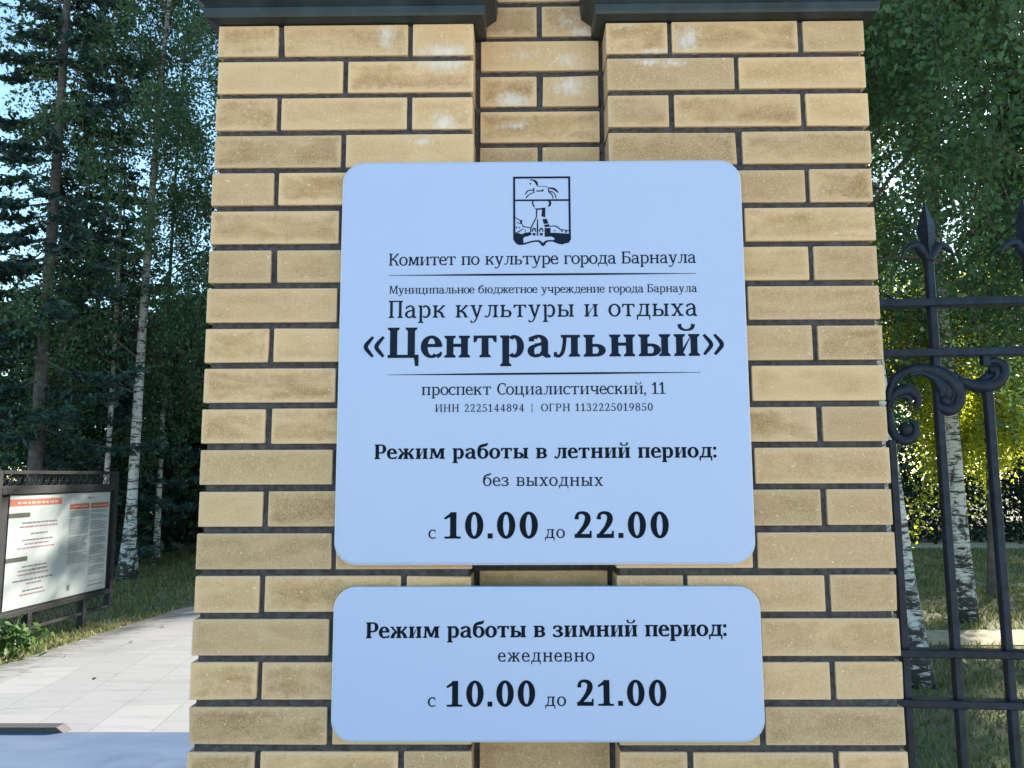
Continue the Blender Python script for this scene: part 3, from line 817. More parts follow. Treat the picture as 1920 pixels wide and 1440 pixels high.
E([(740, 332), (790, 340), (850, 338), (890, 348), (915, 368)], [8, 8, 8, 10, 12]); Rr(722, 404, 830, 421); Pg((800, 404), (818, 386), (846, 392), (840, 412)); E([(915, 372), (960, 370), (1010, 385), (1045, 415), (1075, 445)], [22, 26, 32, 28, 10])
E([(912, 380), (922, 425), (962, 465), (984, 500), (985, 540)], [14, 18, 16, 16, 12]); E([(930, 415), (985, 432), (1022, 478), (1036, 535)], [14, 12, 14, 12]); Rr(955, 420, 972, 438)
v, f = union(pn.P)
mb = MB(); mb.poly([(-0.0541 + (x - 355) * 0.0001206, YL, 2.168 - (-y - 185) * 0.0001245) for x, y in v], f)
mb.build('coat_of_arms', M_ink, big, fix=False)

# ------------------------------------------------------------------ wrought iron fence
M_iron = simple('blue_black_iron', (0.011, 0.0175, 0.033), 0.40, 0.0, 0.45, 45, 0.16, 0.12)
fence = empty('iron_fence', (0.66, 0.20, 0), math.radians(-5.5))
tag(fence, 'dark blue-black iron fence with spear tops and scrolls beside the brick pillar', 'fence')
FL = 2.45
for (z0, z1) in ((1.954, 1.971), (1.846, 1.863), (1.232, 1.2475), (1.135, 1.1505), (0.12, 0.14)):
    mb = MB(); mb.cbox(-0.012, FL, -0.016, 0.014, z0, z1, 0.0015); mb.build('rail', M_iron, fence)
BW = 0.0080
S0, SP = 0.0785, 0.0998
def spear(mb):
    for (z, r, d) in (): pass
    prof2 = [(2.060, 0.0095, 0.0095), (2.087, 0.0103, 0.0103), (2.133, 0.0133, 0.0133), (2.178, 0.0028, 0.0028), (2.184, 0.0010, 0.0010)]
    a = math.radians(24); P = []; F = []
    for z, r, d in prof2:
        for k in range(4):
            w = a + math.pi / 4 + k * math.pi / 2; P.append((r * 1.32 * math.cos(w), r * 1.32 * math.sin(w), z))
    for i in range(len(prof2) - 1):
        for k in range(4): F.append([i*4 + k, i*4 + (k+1) % 4, (i+1)*4 + (k+1) % 4, (i+1)*4 + k])
    F.append([3, 2, 1, 0]); F.append([len(P) - 4 + k for k in range(4)])
    mb.poly(P, F)
    for s in (-1, 1):
        S = spline([(0, 2.056, .0105), (s*.010, 2.0715, .0105), (s*.021, 2.0870, .0100), (s*.034, 2.0885, .0085), (s*.047, 2.081, .0058), (s*.058, 2.067, .0014)], 5)
        mb.tube([(x, 0, z) for x, z, r in S], [r for x, z, r in S], 8, True, (Vector((0, 1, 0)), 1.15))
mbs = MB(); spear(mbs); spear_mesh = None
nb = int((FL - S0) / SP) + 1
for i in range(nb):
    x = S0 + SP * i; sp = (i % 2 == 1)
    mb = MB()
    top = 2.062 if sp else (1.672 if i in (0, 22) else 1.775 if i in (2, 20) else 1.848)
    mb.cbox(-BW, BW, -BW, BW, 0.05, top, 0.0016)
    b = mb.build('picket', M_iron, fence); b.location = (x, 0.0, 0); b.rotation_euler = (0, 0, math.radians(8))
    if sp:
        if spear_mesh is None: o = mbs.build('spear_tip', M_iron, b); spear_mesh = o.data
        else: link(bpy.data.objects.new('spear_tip', spear_mesh), b)
SCR = {
    'main': [(0.0771, 1.7523, 0.0055), (0.0818, 1.7788, 0.0062), (0.0959, 1.8035, 0.007), (0.122, 1.8181, 0.0074), (0.1521, 1.8217, 0.0078), (0.1798, 1.8154, 0.0094), (0.2037, 1.7984, 0.0117), (0.2162, 1.7767, 0.0117), (0.2195, 1.757, 0.0101), (0.2105, 1.7391, 0.0094), (0.1946, 1.7327, 0.0094), (0.1796, 1.7394, 0.0086), (0.1757, 1.751, 0.0062)],
    'ridge': [(0.0903, 1.7886, 0.0023), (0.1201, 1.8131, 0.0031), (0.1517, 1.8167, 0.0031), (0.1793, 1.8071, 0.0035), (0.1985, 1.7902, 0.0035), (0.2066, 1.772, 0.0035), (0.204, 1.7572, 0.0031), (0.1942, 1.7499, 0.0027), (0.1851, 1.7525, 0.002)],
    'flap': [(0.1198, 1.8081, 0.0023), (0.1421, 1.8127, 0.0039), (0.162, 1.8057, 0.0062), (0.1769, 1.7939, 0.0086), (0.1837, 1.7789, 0.0094), (0.1813, 1.7657, 0.0062), (0.1748, 1.7625, 0.0031)],
    'leaf': [(0.0767, 1.7325, 0.0047), (0.0818, 1.7523, 0.0062), (0.0939, 1.7703, 0.0086), (0.1117, 1.7783, 0.0094), (0.1271, 1.7731, 0.0086), (0.1356, 1.7598, 0.007), (0.1356, 1.7466, 0.0055), (0.1297, 1.7401, 0.0031)],
    'leafr': [(0.0795, 1.7391, 0.0023), (0.0883, 1.7555, 0.0028), (0.1013, 1.7619, 0.0031), (0.1137, 1.7601, 0.0031), (0.1178, 1.7501, 0.0028), (0.1173, 1.7419, 0.0019)],
    'low': [(0.0783, 1.7325, 0.0047), (0.0785, 1.7094, 0.0062), (0.0813, 1.6897, 0.0074), (0.0929, 1.6748, 0.0082), (0.1082, 1.6698, 0.0082), (0.1228, 1.6778, 0.007), (0.1291, 1.6925, 0.0062), (0.126, 1.7056, 0.0047), (0.117, 1.7106, 0.0031)],
    'right': [(0.2108, 1.8115, 0.0039), (0.2267, 1.7947, 0.007), (0.2477, 1.7845, 0.0101), (0.2707, 1.7825, 0.0117), (0.2926, 1.7887, 0.0117), (0.3091, 1.8032, 0.0094), (0.3134, 1.8196, 0.0078), (0.305, 1.8313, 0.007), (0.2915, 1.8365, 0.0055), (0.2804, 1.8317, 0.0039), (0.2767, 1.8235, 0.0031)],
    'rightr': [(0.2194, 1.8014, 0.0019), (0.2372, 1.7896, 0.0028), (0.2586, 1.786, 0.0034), (0.2789, 1.7906, 0.0039), (0.2921, 1.8019, 0.0047), (0.2944, 1.8133, 0.0047), (0.2871, 1.8184, 0.0039)],
    'rightr2': [(0.2294, 1.7881, 0.0016), (0.2488, 1.7779, 0.0023), (0.2733, 1.7759, 0.0027), (0.2952, 1.7821, 0.0023), (0.31, 1.795, 0.0016)],
}
SCR.update({
    'body': [(0.1551, 1.8139, 0.0047), (0.1734, 1.807, 0.0094), (0.1899, 1.7948, 0.0148), (0.2004, 1.7782, 0.018), (0.2018, 1.76, 0.0164), (0.1946, 1.7475, 0.0117), (0.1873, 1.7446, 0.0062)],
    'rbody': [(0.2480, 1.7900, 0.0047), (0.2650, 1.7895, 0.0086), (0.2840, 1.7985, 0.0117), (0.2990, 1.8100, 0.0117), (0.2985, 1.8220, 0.0086), (0.2900, 1.8290, 0.0047)],
    'lbody': [(0.0795, 1.7530, 0.0047), (0.0915, 1.7660, 0.0070), (0.1080, 1.7700, 0.0086), (0.1200, 1.7650, 0.0086), (0.1270, 1.7540, 0.0070)]})
def scroll(keys, mirror=None):
    mb = MB()
    for k in keys:
        S = spline(SCR[k], 6); y = {'ridge': -0.0085, 'flap': -0.006, 'leafr': -0.0085, 'rightr': -0.0095, 'rightr2': -0.0085, 'body': 0.001, 'rbody': 0.001, 'lbody': 0.001}.get(k, -0.003)
        m = (lambda x: mirror - x) if mirror else (lambda x: x)
        mb.tube([(m(x), y, z) for x, z, r in S], [max(0.001, r * (1.0 if k in ('ridge', 'leafr', 'rightr', 'rightr2') else 1.3)) for x, z, r in S], 10, True, (Vector((0, 1, 0)), 0.45 if 'body' in k else 0.8))
    def dome(cx, cz, r, y):
        P = []; F = []; n = 14
        if mirror: cx = mirror - cx
        for i in range(5):
            a = math.pi / 2 * i / 5
            for q in range(n): P.append((cx + r * math.cos(a) * math.cos(2*math.pi*q/n), y - r * 0.75 * math.sin(a), cz + r * math.cos(a) * math.sin(2*math.pi*q/n)))
        P.append((cx, y - r * .75, cz))
        for i in range(4):
            for q in range(n): F.append([i*n + q, i*n + (q+1) % n, (i+1)*n + (q+1) % n, (i+1)*n + q])
        for q in range(n): F.append([4*n + q, 4*n + (q+1) % n, 5*n])
        mb.poly(P, F, True)
    if 'low' in keys: dome(0.1085, 1.6945, 0.0145, -0.002); dome(0.1885, 1.7530, 0.0110, -0.006)
    if 'right' in keys:
        dome(0.2885, 1.8170, 0.0095, -0.005)
        x = 0.2775 if not mirror else mirror - 0.2775
        mb.box(x - 0.007, x + 0.007, -0.008, 0.008, 1.826, 1.849)
    return mb
for k, m in (('left', None), ('far', 2 * (S0 + SP * 11))):
    scroll(['body', 'rbody', 'lbody', 'main', 'ridge', 'flap', 'leaf', 'leafr', 'low', 'right', 'rightr', 'rightr2'], m).build('scroll_ornament', M_iron, fence)

# ------------------------------------------------------------------ notice board on the left lawn
TH = math.radians(86)
board = empty('notice_board', (-4.73, 6.0, 0), TH)
tag(board, 'dark framed notice board on posts with white poster, on grass beside the path', 'notice board')
M_board = simple('dark_board_frame', (0.018, 0.018, 0.020), 0.7, spec=0.2, var=0.4, scale=30)
mb = MB()
X0, X1 = -0.52, 1.33
for (a, b, z0, z1) in ((X0, X0 + 0.06, 0.16, 1.66), (X1 - 0.07, X1, 0.16, 1.66), (X0 + 0.06, X1 - 0.07, 1.625, 1.66), (X0 + 0.06, X1 - 0.07, 1.44, 1.52), (X0 + 0.06, X1 - 0.07, 0.315, 0.365), (X0 + 0.06, X1 - 0.07, 0.16, 0.19)):
    mb.cbox(a, b, -0.03, 0.03, z0, z1, 0.004)
mb.build('frame', M_board, board)
r2 = random.Random(3)
for (z0, z1) in ((1.52, 1.625), (0.19, 0.315)):
    mb = MB(); x = X0 + 0.07
    while x < X1 - 0.14:
        w = (z1 - z0)
        for s in (1, -1):
            S = spline([(x, z0 if s > 0 else z1), (x + w * .35, (z0 + z1) / 2 + r2.uniform(-.01, .01)), (x + w * .7, z1 if s > 0 else z0), (x + w * 1.0, (z0 + z1) / 2), (x + w * .8, z0 + w * .35)], 5)
            mb.tube([(p[0], 0, p[1]) for p in S], 0.0045, 5)
        x += w * 0.95
    mb.build('lattice', M_board, board)
for x in (0.0, 0.83):
    mb = MB(); mb.cbox(x - 0.03, x + 0.03, -0.036, 0.028, -0.05, 0.33, 0.003); mb.build('post', M_board, board)
mb = MB(); mb.box(X0 + 0.055, X1 - 0.065, 0.0, 0.012, 0.34, 1.46); mb.build('backing', M_board, board)
PX0, PX1, PZ0, PZ1 = -0.33, 1.21, 0.385, 1.432
M_paper = simple('poster_paper', (0.28, 0.305, 0.31), 0.5, var=0.03, scale=4)
def U(u): return PX0 + (PX1 - PX0) * u
def V(v): return PZ1 - (PZ1 - PZ0) * v
PRINT = MB(); PRINT.box(PX0, PX1, -0.007, -0.001, PZ0, PZ1); PRINT_MATS = [M_paper]; PRINT_IDX = [0] * 6
def bars(mat, rects, y=-0.0095):
    PRINT_MATS.append(mat)
    for (u0, v0, u1, v1) in rects:
        PRINT.poly([(U(u0), y, V(v1)), (U(u1), y, V(v1)), (U(u1), y, V(v0)), (U(u0), y, V(v0))], [(0, 1, 2, 3)]); PRINT_IDX.append(len(PRINT_MATS) - 1)
bars(simple('orange_red_print', (0.27, 0.060, 0.026), 0.5), [(0.0, 0.038, 0.47, 0.098), (0.56, 0.105, 0.765, 0.16), (0.785, 0.105, 0.985, 0.16)])
bars(simple('olive_print', (0.025, 0.026, 0.016), 0.5), [(0.0, 0.16, 0.18, 0.20), (0.0, 0.55, 0.18, 0.59)])
r3 = random.Random(8)
dark_lines = []; red_lines = []; pale_lines = []; white_lines = []
def words(lst, u0, u1, v, h, gap=0.008, lo=0.02, hi=0.05):
    u = u0
    while u < u1 - 0.01:
        w = min(r3.uniform(lo, hi), u1 - u); lst.append((u, v, u + w, v + h)); u += w + gap
for (v, a, b, l) in ((0.245, 0.12, 0.43, dark_lines), (0.28, 0.10, 0.44, red_lines), (0.345, 0.20, 0.35, dark_lines), (0.40, 0.13, 0.40, dark_lines), (0.435, 0.15, 0.37, red_lines), (0.47, 0.09, 0.44, red_lines),
                  (0.635, 0.14, 0.36, dark_lines), (0.67, 0.11, 0.38, dark_lines), (0.705, 0.11, 0.38, red_lines), (0.755, 0.07, 0.43, dark_lines), (0.79, 0.19, 0.32, red_lines), (0.85, 0.16, 0.34, dark_lines), (0.885, 0.14, 0.36, red_lines)):
    words(l, a, b, v, 0.013)
v = 0.175
for k in range(33):
    if k not in (4, 15, 25): words(pale_lines, 0.56, 0.765 - (0.06 * r3.random() if k % 4 == 3 else 0), v, 0.009, 0.003)
    v += 0.0158
v = 0.175
for k in range(42):
    if k not in (2, 6, 13, 17, 22, 29, 35): words(pale_lines, 0.79, 0.97 - (0.06 * r3.random() if k % 4 == 3 else 0), v, 0.009, 0.003)
    v += 0.0158
words(dark_lines, 0.74, 0.82, 0.045, 0.012); words(dark_lines, 0.79, 0.96, 0.93, 0.012, 0.006); words(dark_lines, 0.575, 0.61, 0.89, 0.05, 0.01); words(red_lines, 0.80, 0.97, 0.895, 0.006)
words(white_lines, 0.06, 0.43, 0.062, 0.02, 0.008); words(white_lines, 0.59, 0.745, 0.127, 0.012, 0.006); words(white_lines, 0.80, 0.975, 0.127, 0.012, 0.006)
bars(simple('dark_print', (0.10, 0.09, 0.10), 0.5), dark_lines); bars(simple('red_print', (0.19, 0.10, 0.11), 0.5), red_lines); bars(simple('grey_print', (0.155, 0.17, 0.17), 0.5), pale_lines)
bars(simple('white_print', (0.30, 0.22, 0.19), 0.5), white_lines, -0.0120)
poster = PRINT.build('poster', M_paper, board, fix=False)
for m in PRINT_MATS[1:]: poster.data.materials.append(m)
poster.data.polygons.foreach_set('material_index', PRINT_IDX)
# ------------------------------------------------------------------ trees
M_birch_leaf = leaf_material('birch_leaf', (0.026, 0.074, 0.042), (0.078, 0.158, 0.074), (0.14, 0.22, 0.03), 0.35)
M_needle = leaf_material('spruce_needle', (0.018, 0.044, 0.042), (0.050, 0.098, 0.082), (0.05, 0.10, 0.04), 0.15)  # teal lightening of the needles stands in for a hazy veil
M_far_leaf = leaf_material('dense_leaf', (0.015, 0.046, 0.028), (0.048, 0.102, 0.052), (0.07, 0.12, 0.03), 0.22)  # lightened with teal too, haze put into the leaf colour
M_hedge_shade_leaf = leaf_material('hedge_shade_leaf', (0.005, 0.014, 0.008), (0.014, 0.030, 0.014), (0.03, 0.05, 0.02), 0.1)  # darker leaf colours put the hedge's shade into the material
M_sunlit_leaf = leaf_material('sunlit_yellow_leaf', (0.10, 0.15, 0.02), (0.34, 0.37, 0.035), (0.90, 0.93, 0.08), 0.6)  # sunlight put into the colour, brighter and yellower than the other birch leaves
M_bush_leaf = leaf_material('bush_leaf', (0.030, 0.075, 0.022), (0.075, 0.15, 0.045), (0.2, 0.3, 0.05), 0.3)

def birch_bark():
    t = NT('birch_bark'); v = t.coord('Object')
    mp = t.n('ShaderNodeMapping'); mp.inputs['Scale'].default_value = (3.0, 3.0, 16); t.l(v, mp.inputs[0])
    a = t.noise(mp.outputs[0], 1.6, 4, 0.62, 0.9); b = t.noise(v, 5.0, 5, 0.65, 1.2); c = t.noise(v, 50, 4, 0.6)
    white = t.mix(c, (0.42, 0.41, 0.40), (0.62, 0.60, 0.57))
    z = t.n('ShaderNodeSeparateXYZ'); t.l(v, z.inputs[0])
    low = t.n('ShaderNodeMapRange'); low.inputs[1].default_value = 1.5; low.inputs[2].default_value = 0.0; t.l(z.outputs[2], low.inputs[0])
    lv = t.math('MULTIPLY', t.math('MULTIPLY', low.outputs[0], low.outputs[0]), 0.13)
    up = t.n('ShaderNodeMapRange'); up.inputs[1].default_value = 2.6; up.inputs[2].default_value = 6.0; t.l(z.outputs[2], up.inputs[0])
    d1 = t.math('MULTIPLY', t.math('SUBTRACT', t.math('ADD', a, lv), 0.52, clamp=True), 12, clamp=True)
    d2 = t.math('MULTIPLY', t.math('SUBTRACT', t.math('ADD', b, t.math('MULTIPLY', lv, 1.1)), 0.545, clamp=True), 12, clamp=True)
    d = t.math('MAXIMUM', d1, d2)
    col = t.mix(t.math('MULTIPLY', up.outputs[0], 0.8), white, (0.17, 0.145, 0.13))
    t.base(t.mix(d, col, (0.030, 0.027, 0.026))); t.set(Roughness=0.8); t.bump(t.math('SUBTRACT', c, d), 0.5, 0.01)
    return t.m
M_birch = birch_bark()
M_limb = simple('birch_limb_bark', (0.085, 0.070, 0.062), 0.9, var=0.5, scale=9)
M_bark = simple('grey_brown_bark', (0.095, 0.082, 0.082), 0.95, var=0.5, scale=14, bump=0.8)
M_dark_bark = simple('dark_bark', (0.040, 0.034, 0.032), 0.95, var=0.5, scale=14, bump=0.8)

class Leaves:
    def __init__(self, seed): self.r = np.random.default_rng(seed); self.c = []; self.a = []; self.b = []
    def add(self, C, size, droop=0.35, aspect=0.62, axis=None, axis_w=0.0):
        """leaf blades centred at C (n,3)"""
        n = len(C); r = self.r
        if n == 0: return
        d = r.normal(size=(n, 3)); d[:, 2] -= droop
        if axis is not None: d = d * (1 - axis_w) + np.asarray(axis) * axis_w * 1.7
        d /= np.linalg.norm(d, axis=1)[:, None] + 1e-9
        e = r.normal(size=(n, 3)); e -= (e * d).sum(1)[:, None] * d; e /= np.linalg.norm(e, axis=1)[:, None] + 1e-9
        s = size * r.uniform(0.65, 1.25, n)[:, None]
        self.c.append(C); self.a.append(d * s * 0.5); self.b.append(e * s * 0.5 * aspect)
    def mesh(self, name, mat):
        C_ = np.concatenate(self.c); A = np.concatenate(self.a); B = np.concatenate(self.b)
        n = len(C_)
        V = np.empty((n, 4, 3)); V[:, 0] = C_ - A; V[:, 1] = C_ + B - A * 0.15; V[:, 2] = C_ + A; V[:, 3] = C_ - B - A * 0.15
        return quads_mesh(name, V.reshape(-1, 3), np.arange(n * 4).reshape(-1, 4), mat)

def trunk_path(H, lean, wob, seed, n=14):
    r = np.random.default_rng(seed); ph = r.uniform(0, 6, 2)
    out = []
    for i in range(n + 1):
        t = i / n
        out.append((lean[0] * t ** 1.0 * H + wob * math.sin(2.6 * t + ph[0]) * t, lean[1] * t * H + wob * math.sin(3.1 * t + ph[1]) * t, -0.05 + (H + 0.05) * t))
    return np.array(out)

def at(path, z):
    return np.array([np.interp(z, path[:, 2], path[:, 0]), np.interp(z, path[:, 2], path[:, 1]), z])

def birch_meshes(seed, H=12, r0=0.13, lean=(0, 0), base=2.2, R=2.2, nb=42, leaf=0.06, twigs=8, per=22, bark=None, leafmat=None, flare=1.5, wob=0.15, top_open=0.0, hang=1.0, low_az=None):
    r = np.random.default_rng(seed)
    path = trunk_path(H, lean, wob, seed)
    tr = MB(); L = Leaves(seed + 1)
    zz = path[:, 2] / H
    rad = [max(0.012, r0 * (1 - 0.93 * max(0, z)) * (1 + (flare - 1) * math.exp(-max(0, z) * H / 0.35))) for z in zz]
    S = spline([(*p, q) for p, q in zip(path, rad)], 3)
    tr.tube(S[:, :3], S[:, 3], 12); tr.limbs = len(tr.f)
    for i in range(nb):
        t = (i + r.uniform(0, 1)) / nb
        z = base + (H - base) * t ** 0.9
        o = at(path, min(z, H - 0.05))
        az = r.uniform(0, 2 * math.pi)
        d = np.array([math.cos(az), math.sin(az), 0])
        Ln = R * (0.45 + 0.75 * math.sin(math.pi * min(1, 0.18 + 0.82 * t)) ** 0.8) * r.uniform(0.65, 1.15)
        rise = r.uniform(0.25, 0.75) * Ln; drop = r.uniform(0.35, 0.85) * Ln
        u = np.linspace(0, 1, 7)[:, None]
        bp = o + d * Ln * u + np.array([0, 0, 1]) * (rise * u * 1.6 - drop * u ** 2 * 1.3) + r.normal(size=(7, 3)) * 0.05 * u * Ln * 0.4
        br = max(0.008, np.interp(z, path[:, 2], rad) * 0.30)
        tr.tube(bp, [br * (1 - 0.85 * k / 6) for k in range(7)], 5, False)
        for k in range(twigs):
            s = r.uniform(0.25, 1.0); q = np.array([np.interp(s, u[:, 0], bp[:, j]) for j in range(3)])
            a2 = r.uniform(0, 2 * math.pi); tl = r.uniform(0.5, 1.25) * hang * (0.45 + 0.55 * R / 2.2)
            dd = np.array([math.cos(a2), math.sin(a2), 0]) * r.uniform(0.2, 0.6) + d * 0.25
            w = np.linspace(0, 1, 5)[:, None]
            tp = q + dd * tl * 0.7 * w + np.array([0, 0, -1]) * tl * (0.15 * w + 0.75 * w ** 2)
            tr.tube(tp, [0.004, 0.0035, 0.003, 0.0025, 0.002], 3, False)
            m = max(3, int(per * tl * r.uniform(0.6, 1.3)))
            ww = r.uniform(0.08, 1.05, m)
            pc = np.stack([np.interp(ww, w[:, 0], tp[:, j]) for j in range(3)], 1) + r.normal(size=(m, 3)) * np.array([0.09, 0.09, 0.07]) * (0.6 + 0.5 * R / 2.2)
            L.add(pc, leaf)
    return tr, L

def spruce_meshes(seed, H=16, r0=0.10, lean=(0, 0), base=1.2, R=2.0, step=0.33, keep=0.8, blade=0.11, dens=1.6, wob=0.08, droop=0.35):
    r = np.random.default_rng(seed)
    path = trunk_path(H, lean, wob, seed)
    tr = MB(); L = Leaves(seed + 1)
    rad = [max(0.012, r0 * (1 - 0.92 * max(0, p[2]) / H) * (1 + 0.4 * math.exp(-max(0, p[2]) / 0.4))) for p in path]
    S = spline([(*p, q) for p, q in zip(path, rad)], 3); tr.tube(S[:, :3], S[:, 3], 10)
    z = base
    while z < H - 0.25:
        n = r.integers(4, 7); a0 = r.uniform(0, 6.3)
        for k in range(n):
            if r.random() > keep: continue
            az = a0 + 2 * math.pi * k / n + r.normal() * 0.2; d = np.array([math.cos(az), math.sin(az), 0]); side = np.array([-d[1], d[0], 0])
            Ln = (R * (1 - z / H) ** 0.75 + 0.15) * r.uniform(0.55, 1.15) * (0.6 + 0.4 * min(1, (z - base + 0.6) / 2))
            u = np.linspace(0, 1, 7)[:, None]; zo = z + r.normal() * 0.06
            bp = at(path, zo) + d * Ln * u + np.array([0, 0, 1]) * Ln * (-droop * u + droop * 0.75 * u ** 2.2) + side * r.normal() * 0.1 * Ln * u ** 2
            tr.tube(bp, [0.016 * (1 - 0.8 * j / 6) * min(1.2, .5 + Ln * .4) for j in range(7)], 4, False)
            m = int(Ln / 0.085)
            for j in range(m):
                s = (j + 1) / m
                if s < 0.15 + 0.1 * r.random(): continue
                q = np.array([np.interp(s, u[:, 0], bp[:, c]) for c in range(3)])
                for sg in (1, -1):
                    if r.random() < 0.18: continue
                    tl = (0.10 + 0.34 * Ln * 0.5 * (1.05 - s)) * r.uniform(0.6, 1.2)
                    dv = side * sg * 0.8 + d * 0.65 + np.array([0, 0, r.uniform(-0.55, 0.05)]); dv /= np.linalg.norm(dv)
                    nb_ = max(2, int(tl / 0.05 * dens * 1.5)); w = r.uniform(0, 1, nb_)[:, None]
                    L.add(q + dv * tl * w + r.normal(size=(nb_, 3)) * 0.022, blade, 0.1, 0.36, dv, 0.55)
        z += step * r.uniform(0.75, 1.25)
    return tr, L

def clump_meshes(seed, H=9, base=0.6, R=2.2, n=9000, leaf=0.14, r0=0.12, shape=0.7):
    """dense far tree: short limbs, leaf clumps scattered through the crown"""
    r = np.random.default_rng(seed)
    path = trunk_path(H * 0.95, (0, 0), 0.2, seed); tr = MB(); L = Leaves(seed + 1)
    tr.tube(path, [max(0.015, r0 * (1 - 0.9 * i / 14)) for i in range(15)], 8)
    nc = 90
    for i in range(nc):
        z = base + (H - base) * r.uniform(0, 1) ** 0.9; t = (z - base) / (H - base)
        Rz = R * (math.sin(math.pi * min(1, 0.25 + 0.75 * t)) ** shape + 0.05); az = r.uniform(0, 6.3); rr = Rz * math.sqrt(r.uniform(0.05, 1.0))
        c = at(path, min(z, H * 0.94)) + np.array([math.cos(az) * rr, math.sin(az) * rr, r.normal() * 0.2])
        tr.tube([at(path, max(0.3, min(z, H * .94) - rr * 0.5)), c], [0.02, 0.006], 4, False)
        m = int(n / nc * r.uniform(0.4, 1.6)); sg = r.uniform(0.25, 0.55) * R / 2.2
        L.add(c + r.normal(size=(m, 3)) * np.array([sg, sg, sg * 0.55]), leaf)
    return tr, L

def plant_tree(name, loc, parts, label, cat='tree', group=None, bark=None, leafmat=None, rz=0.0):
    tr, L = parts
    e = empty(name, loc, rz); tag(e, label, cat, group)
    t_ = tr.build('trunk', bark, e, fix=False)
    if hasattr(tr, 'limbs'):
        t_.data.materials.append(M_limb); t_.data.polygons.foreach_set('material_index', [0] * tr.limbs + [1] * (len(tr.f) - tr.limbs))
    link(bpy.data.objects.new('crown', L.mesh('crown', leafmat)), e)
    return e
def copy_tree(src, loc, rz, sc, label, group):
    e = src.copy(); C.objects.link(e); e.location = loc; e.rotation_euler = (0, 0, rz); e.scale = (sc, sc, sc); e['label'] = label
    if group: e['group'] = group
    for ch in list(src.children):
        c = ch.copy(); C.objects.link(c); c.parent = e
    return e

# --- left of the pillar
plant_tree('spruce', (-7.31, 10.05, 0), spruce_meshes(11, H=15.5, r0=0.115, base=2.3, R=2.4, keep=0.9, step=0.36, droop=0.5, dens=2.6, blade=0.125), 'tall thin spruce with a bare grey trunk rising behind the notice board', 'spruce', None, M_bark, M_needle)
plant_tree('birch', (-6.17, 10.73, 0), birch_meshes(21, H=14.5, r0=0.088, lean=(0.020, 0), base=2.7, R=1.9, nb=68, leaf=0.066, twigs=15, per=62, flare=2.0), 'leaning birch with thick dark base just right of the notice board', 'birch', None, M_birch, M_birch_leaf)
plant_tree('birch', (-6.62, 10.75, 0), birch_meshes(22, H=12.0, r0=0.048, lean=(-0.01, 0.02), base=2.1, R=1.6, nb=52, leaf=0.066, twigs=13, per=50), 'slim white birch half hidden by the right edge of the notice board', 'birch', None, M_birch, M_birch_leaf)
plant_tree('birch', (-6.60, 12.58, 0), birch_meshes(23, H=15.0, r0=0.050, lean=(0.012, 0.0), base=2.2, R=1.9, nb=64, leaf=0.066, twigs=15, per=56), 'slim straight birch between the leaning birch and the brick pillar', 'birch', None, M_birch, M_birch_leaf)

plant_tree('spruce', (-7.3, 12.1, 0), spruce_meshes(25, H=7.6, r0=0.07, base=0.4, R=2.1, keep=0.95, step=0.32, blade=0.12, dens=1.8, droop=0.5), 'young full spruce with drooping teal branches between the tall spruce and the leaning birch', 'spruce', None, M_dark_bark, M_needle)
GL = 'dark trees of the wood on the left'
sp_far = plant_tree('spruce', (-9.0, 14.4, 0), spruce_meshes(31, H=10.0, r0=0.10, base=0.5, R=2.3, keep=0.9, step=0.34, blade=0.14, dens=1.6, droop=0.45), 'dense dark spruce in the wood behind the notice board', 'spruce', GL, M_dark_bark, M_needle)
for (x, y, s, a) in ((-7.6, 15.2, 0.62, 1.0), (-12.6, 15.5, 0.75, 2.2), (-10.6, 18.5, 0.72, 3.0), (-8.2, 19.5, 0.72, 4.4), (-14.8, 20.5, 0.85, 5.2), (-6.1, 18.2, 0.62, 0.4), (-11.4, 11.6, 0.58, 3.3)):
    copy_tree(sp_far, (x, y, 0), a, s, 'dense dark spruce in the wood behind the notice board', GL)
cl_far = plant_tree('leafy_tree', (-5.5, 15.6, 0), clump_meshes(41, H=8.0, base=0.5, R=2.0, n=26000, leaf=0.13), 'dark leafy tree in the wood behind the birches', 'tree', 'leafy trees of the wood on the left', M_dark_bark, M_far_leaf)
for (x, y, s, a) in ((-6.6, 22.5, 0.9, 1.1), (-3.9, 20.5, 0.85, 2.0), (-9.2, 24.5, 0.95, 3.3), (-1.6, 24.0, 1.05, 4.0), (-12.0, 26.0, 0.95, 5.0), (-15.5, 28.0, 0.95, 0.7), (-4.4, 27.5, 1.0, 2.9), (-8.3, 12.9, 0.55, 1.9), (-10.3, 13.6, 0.62, 0.2), (-6.9, 16.6, 0.72, 3.9), (-12.6, 13.4, 0.62, 5.5), (-5.0, 18.4, 0.8, 2.4), (-10.4, 21.0, 0.8, 4.7), (-13.6, 22.5, 0.85, 3.0), (-7.9, 20.8, 0.8, 0.9)):
    copy_tree(cl_far, (x, y, 0), a, s, 'dark leafy tree in the wood behind the birches', 'leafy trees of the wood on the left')

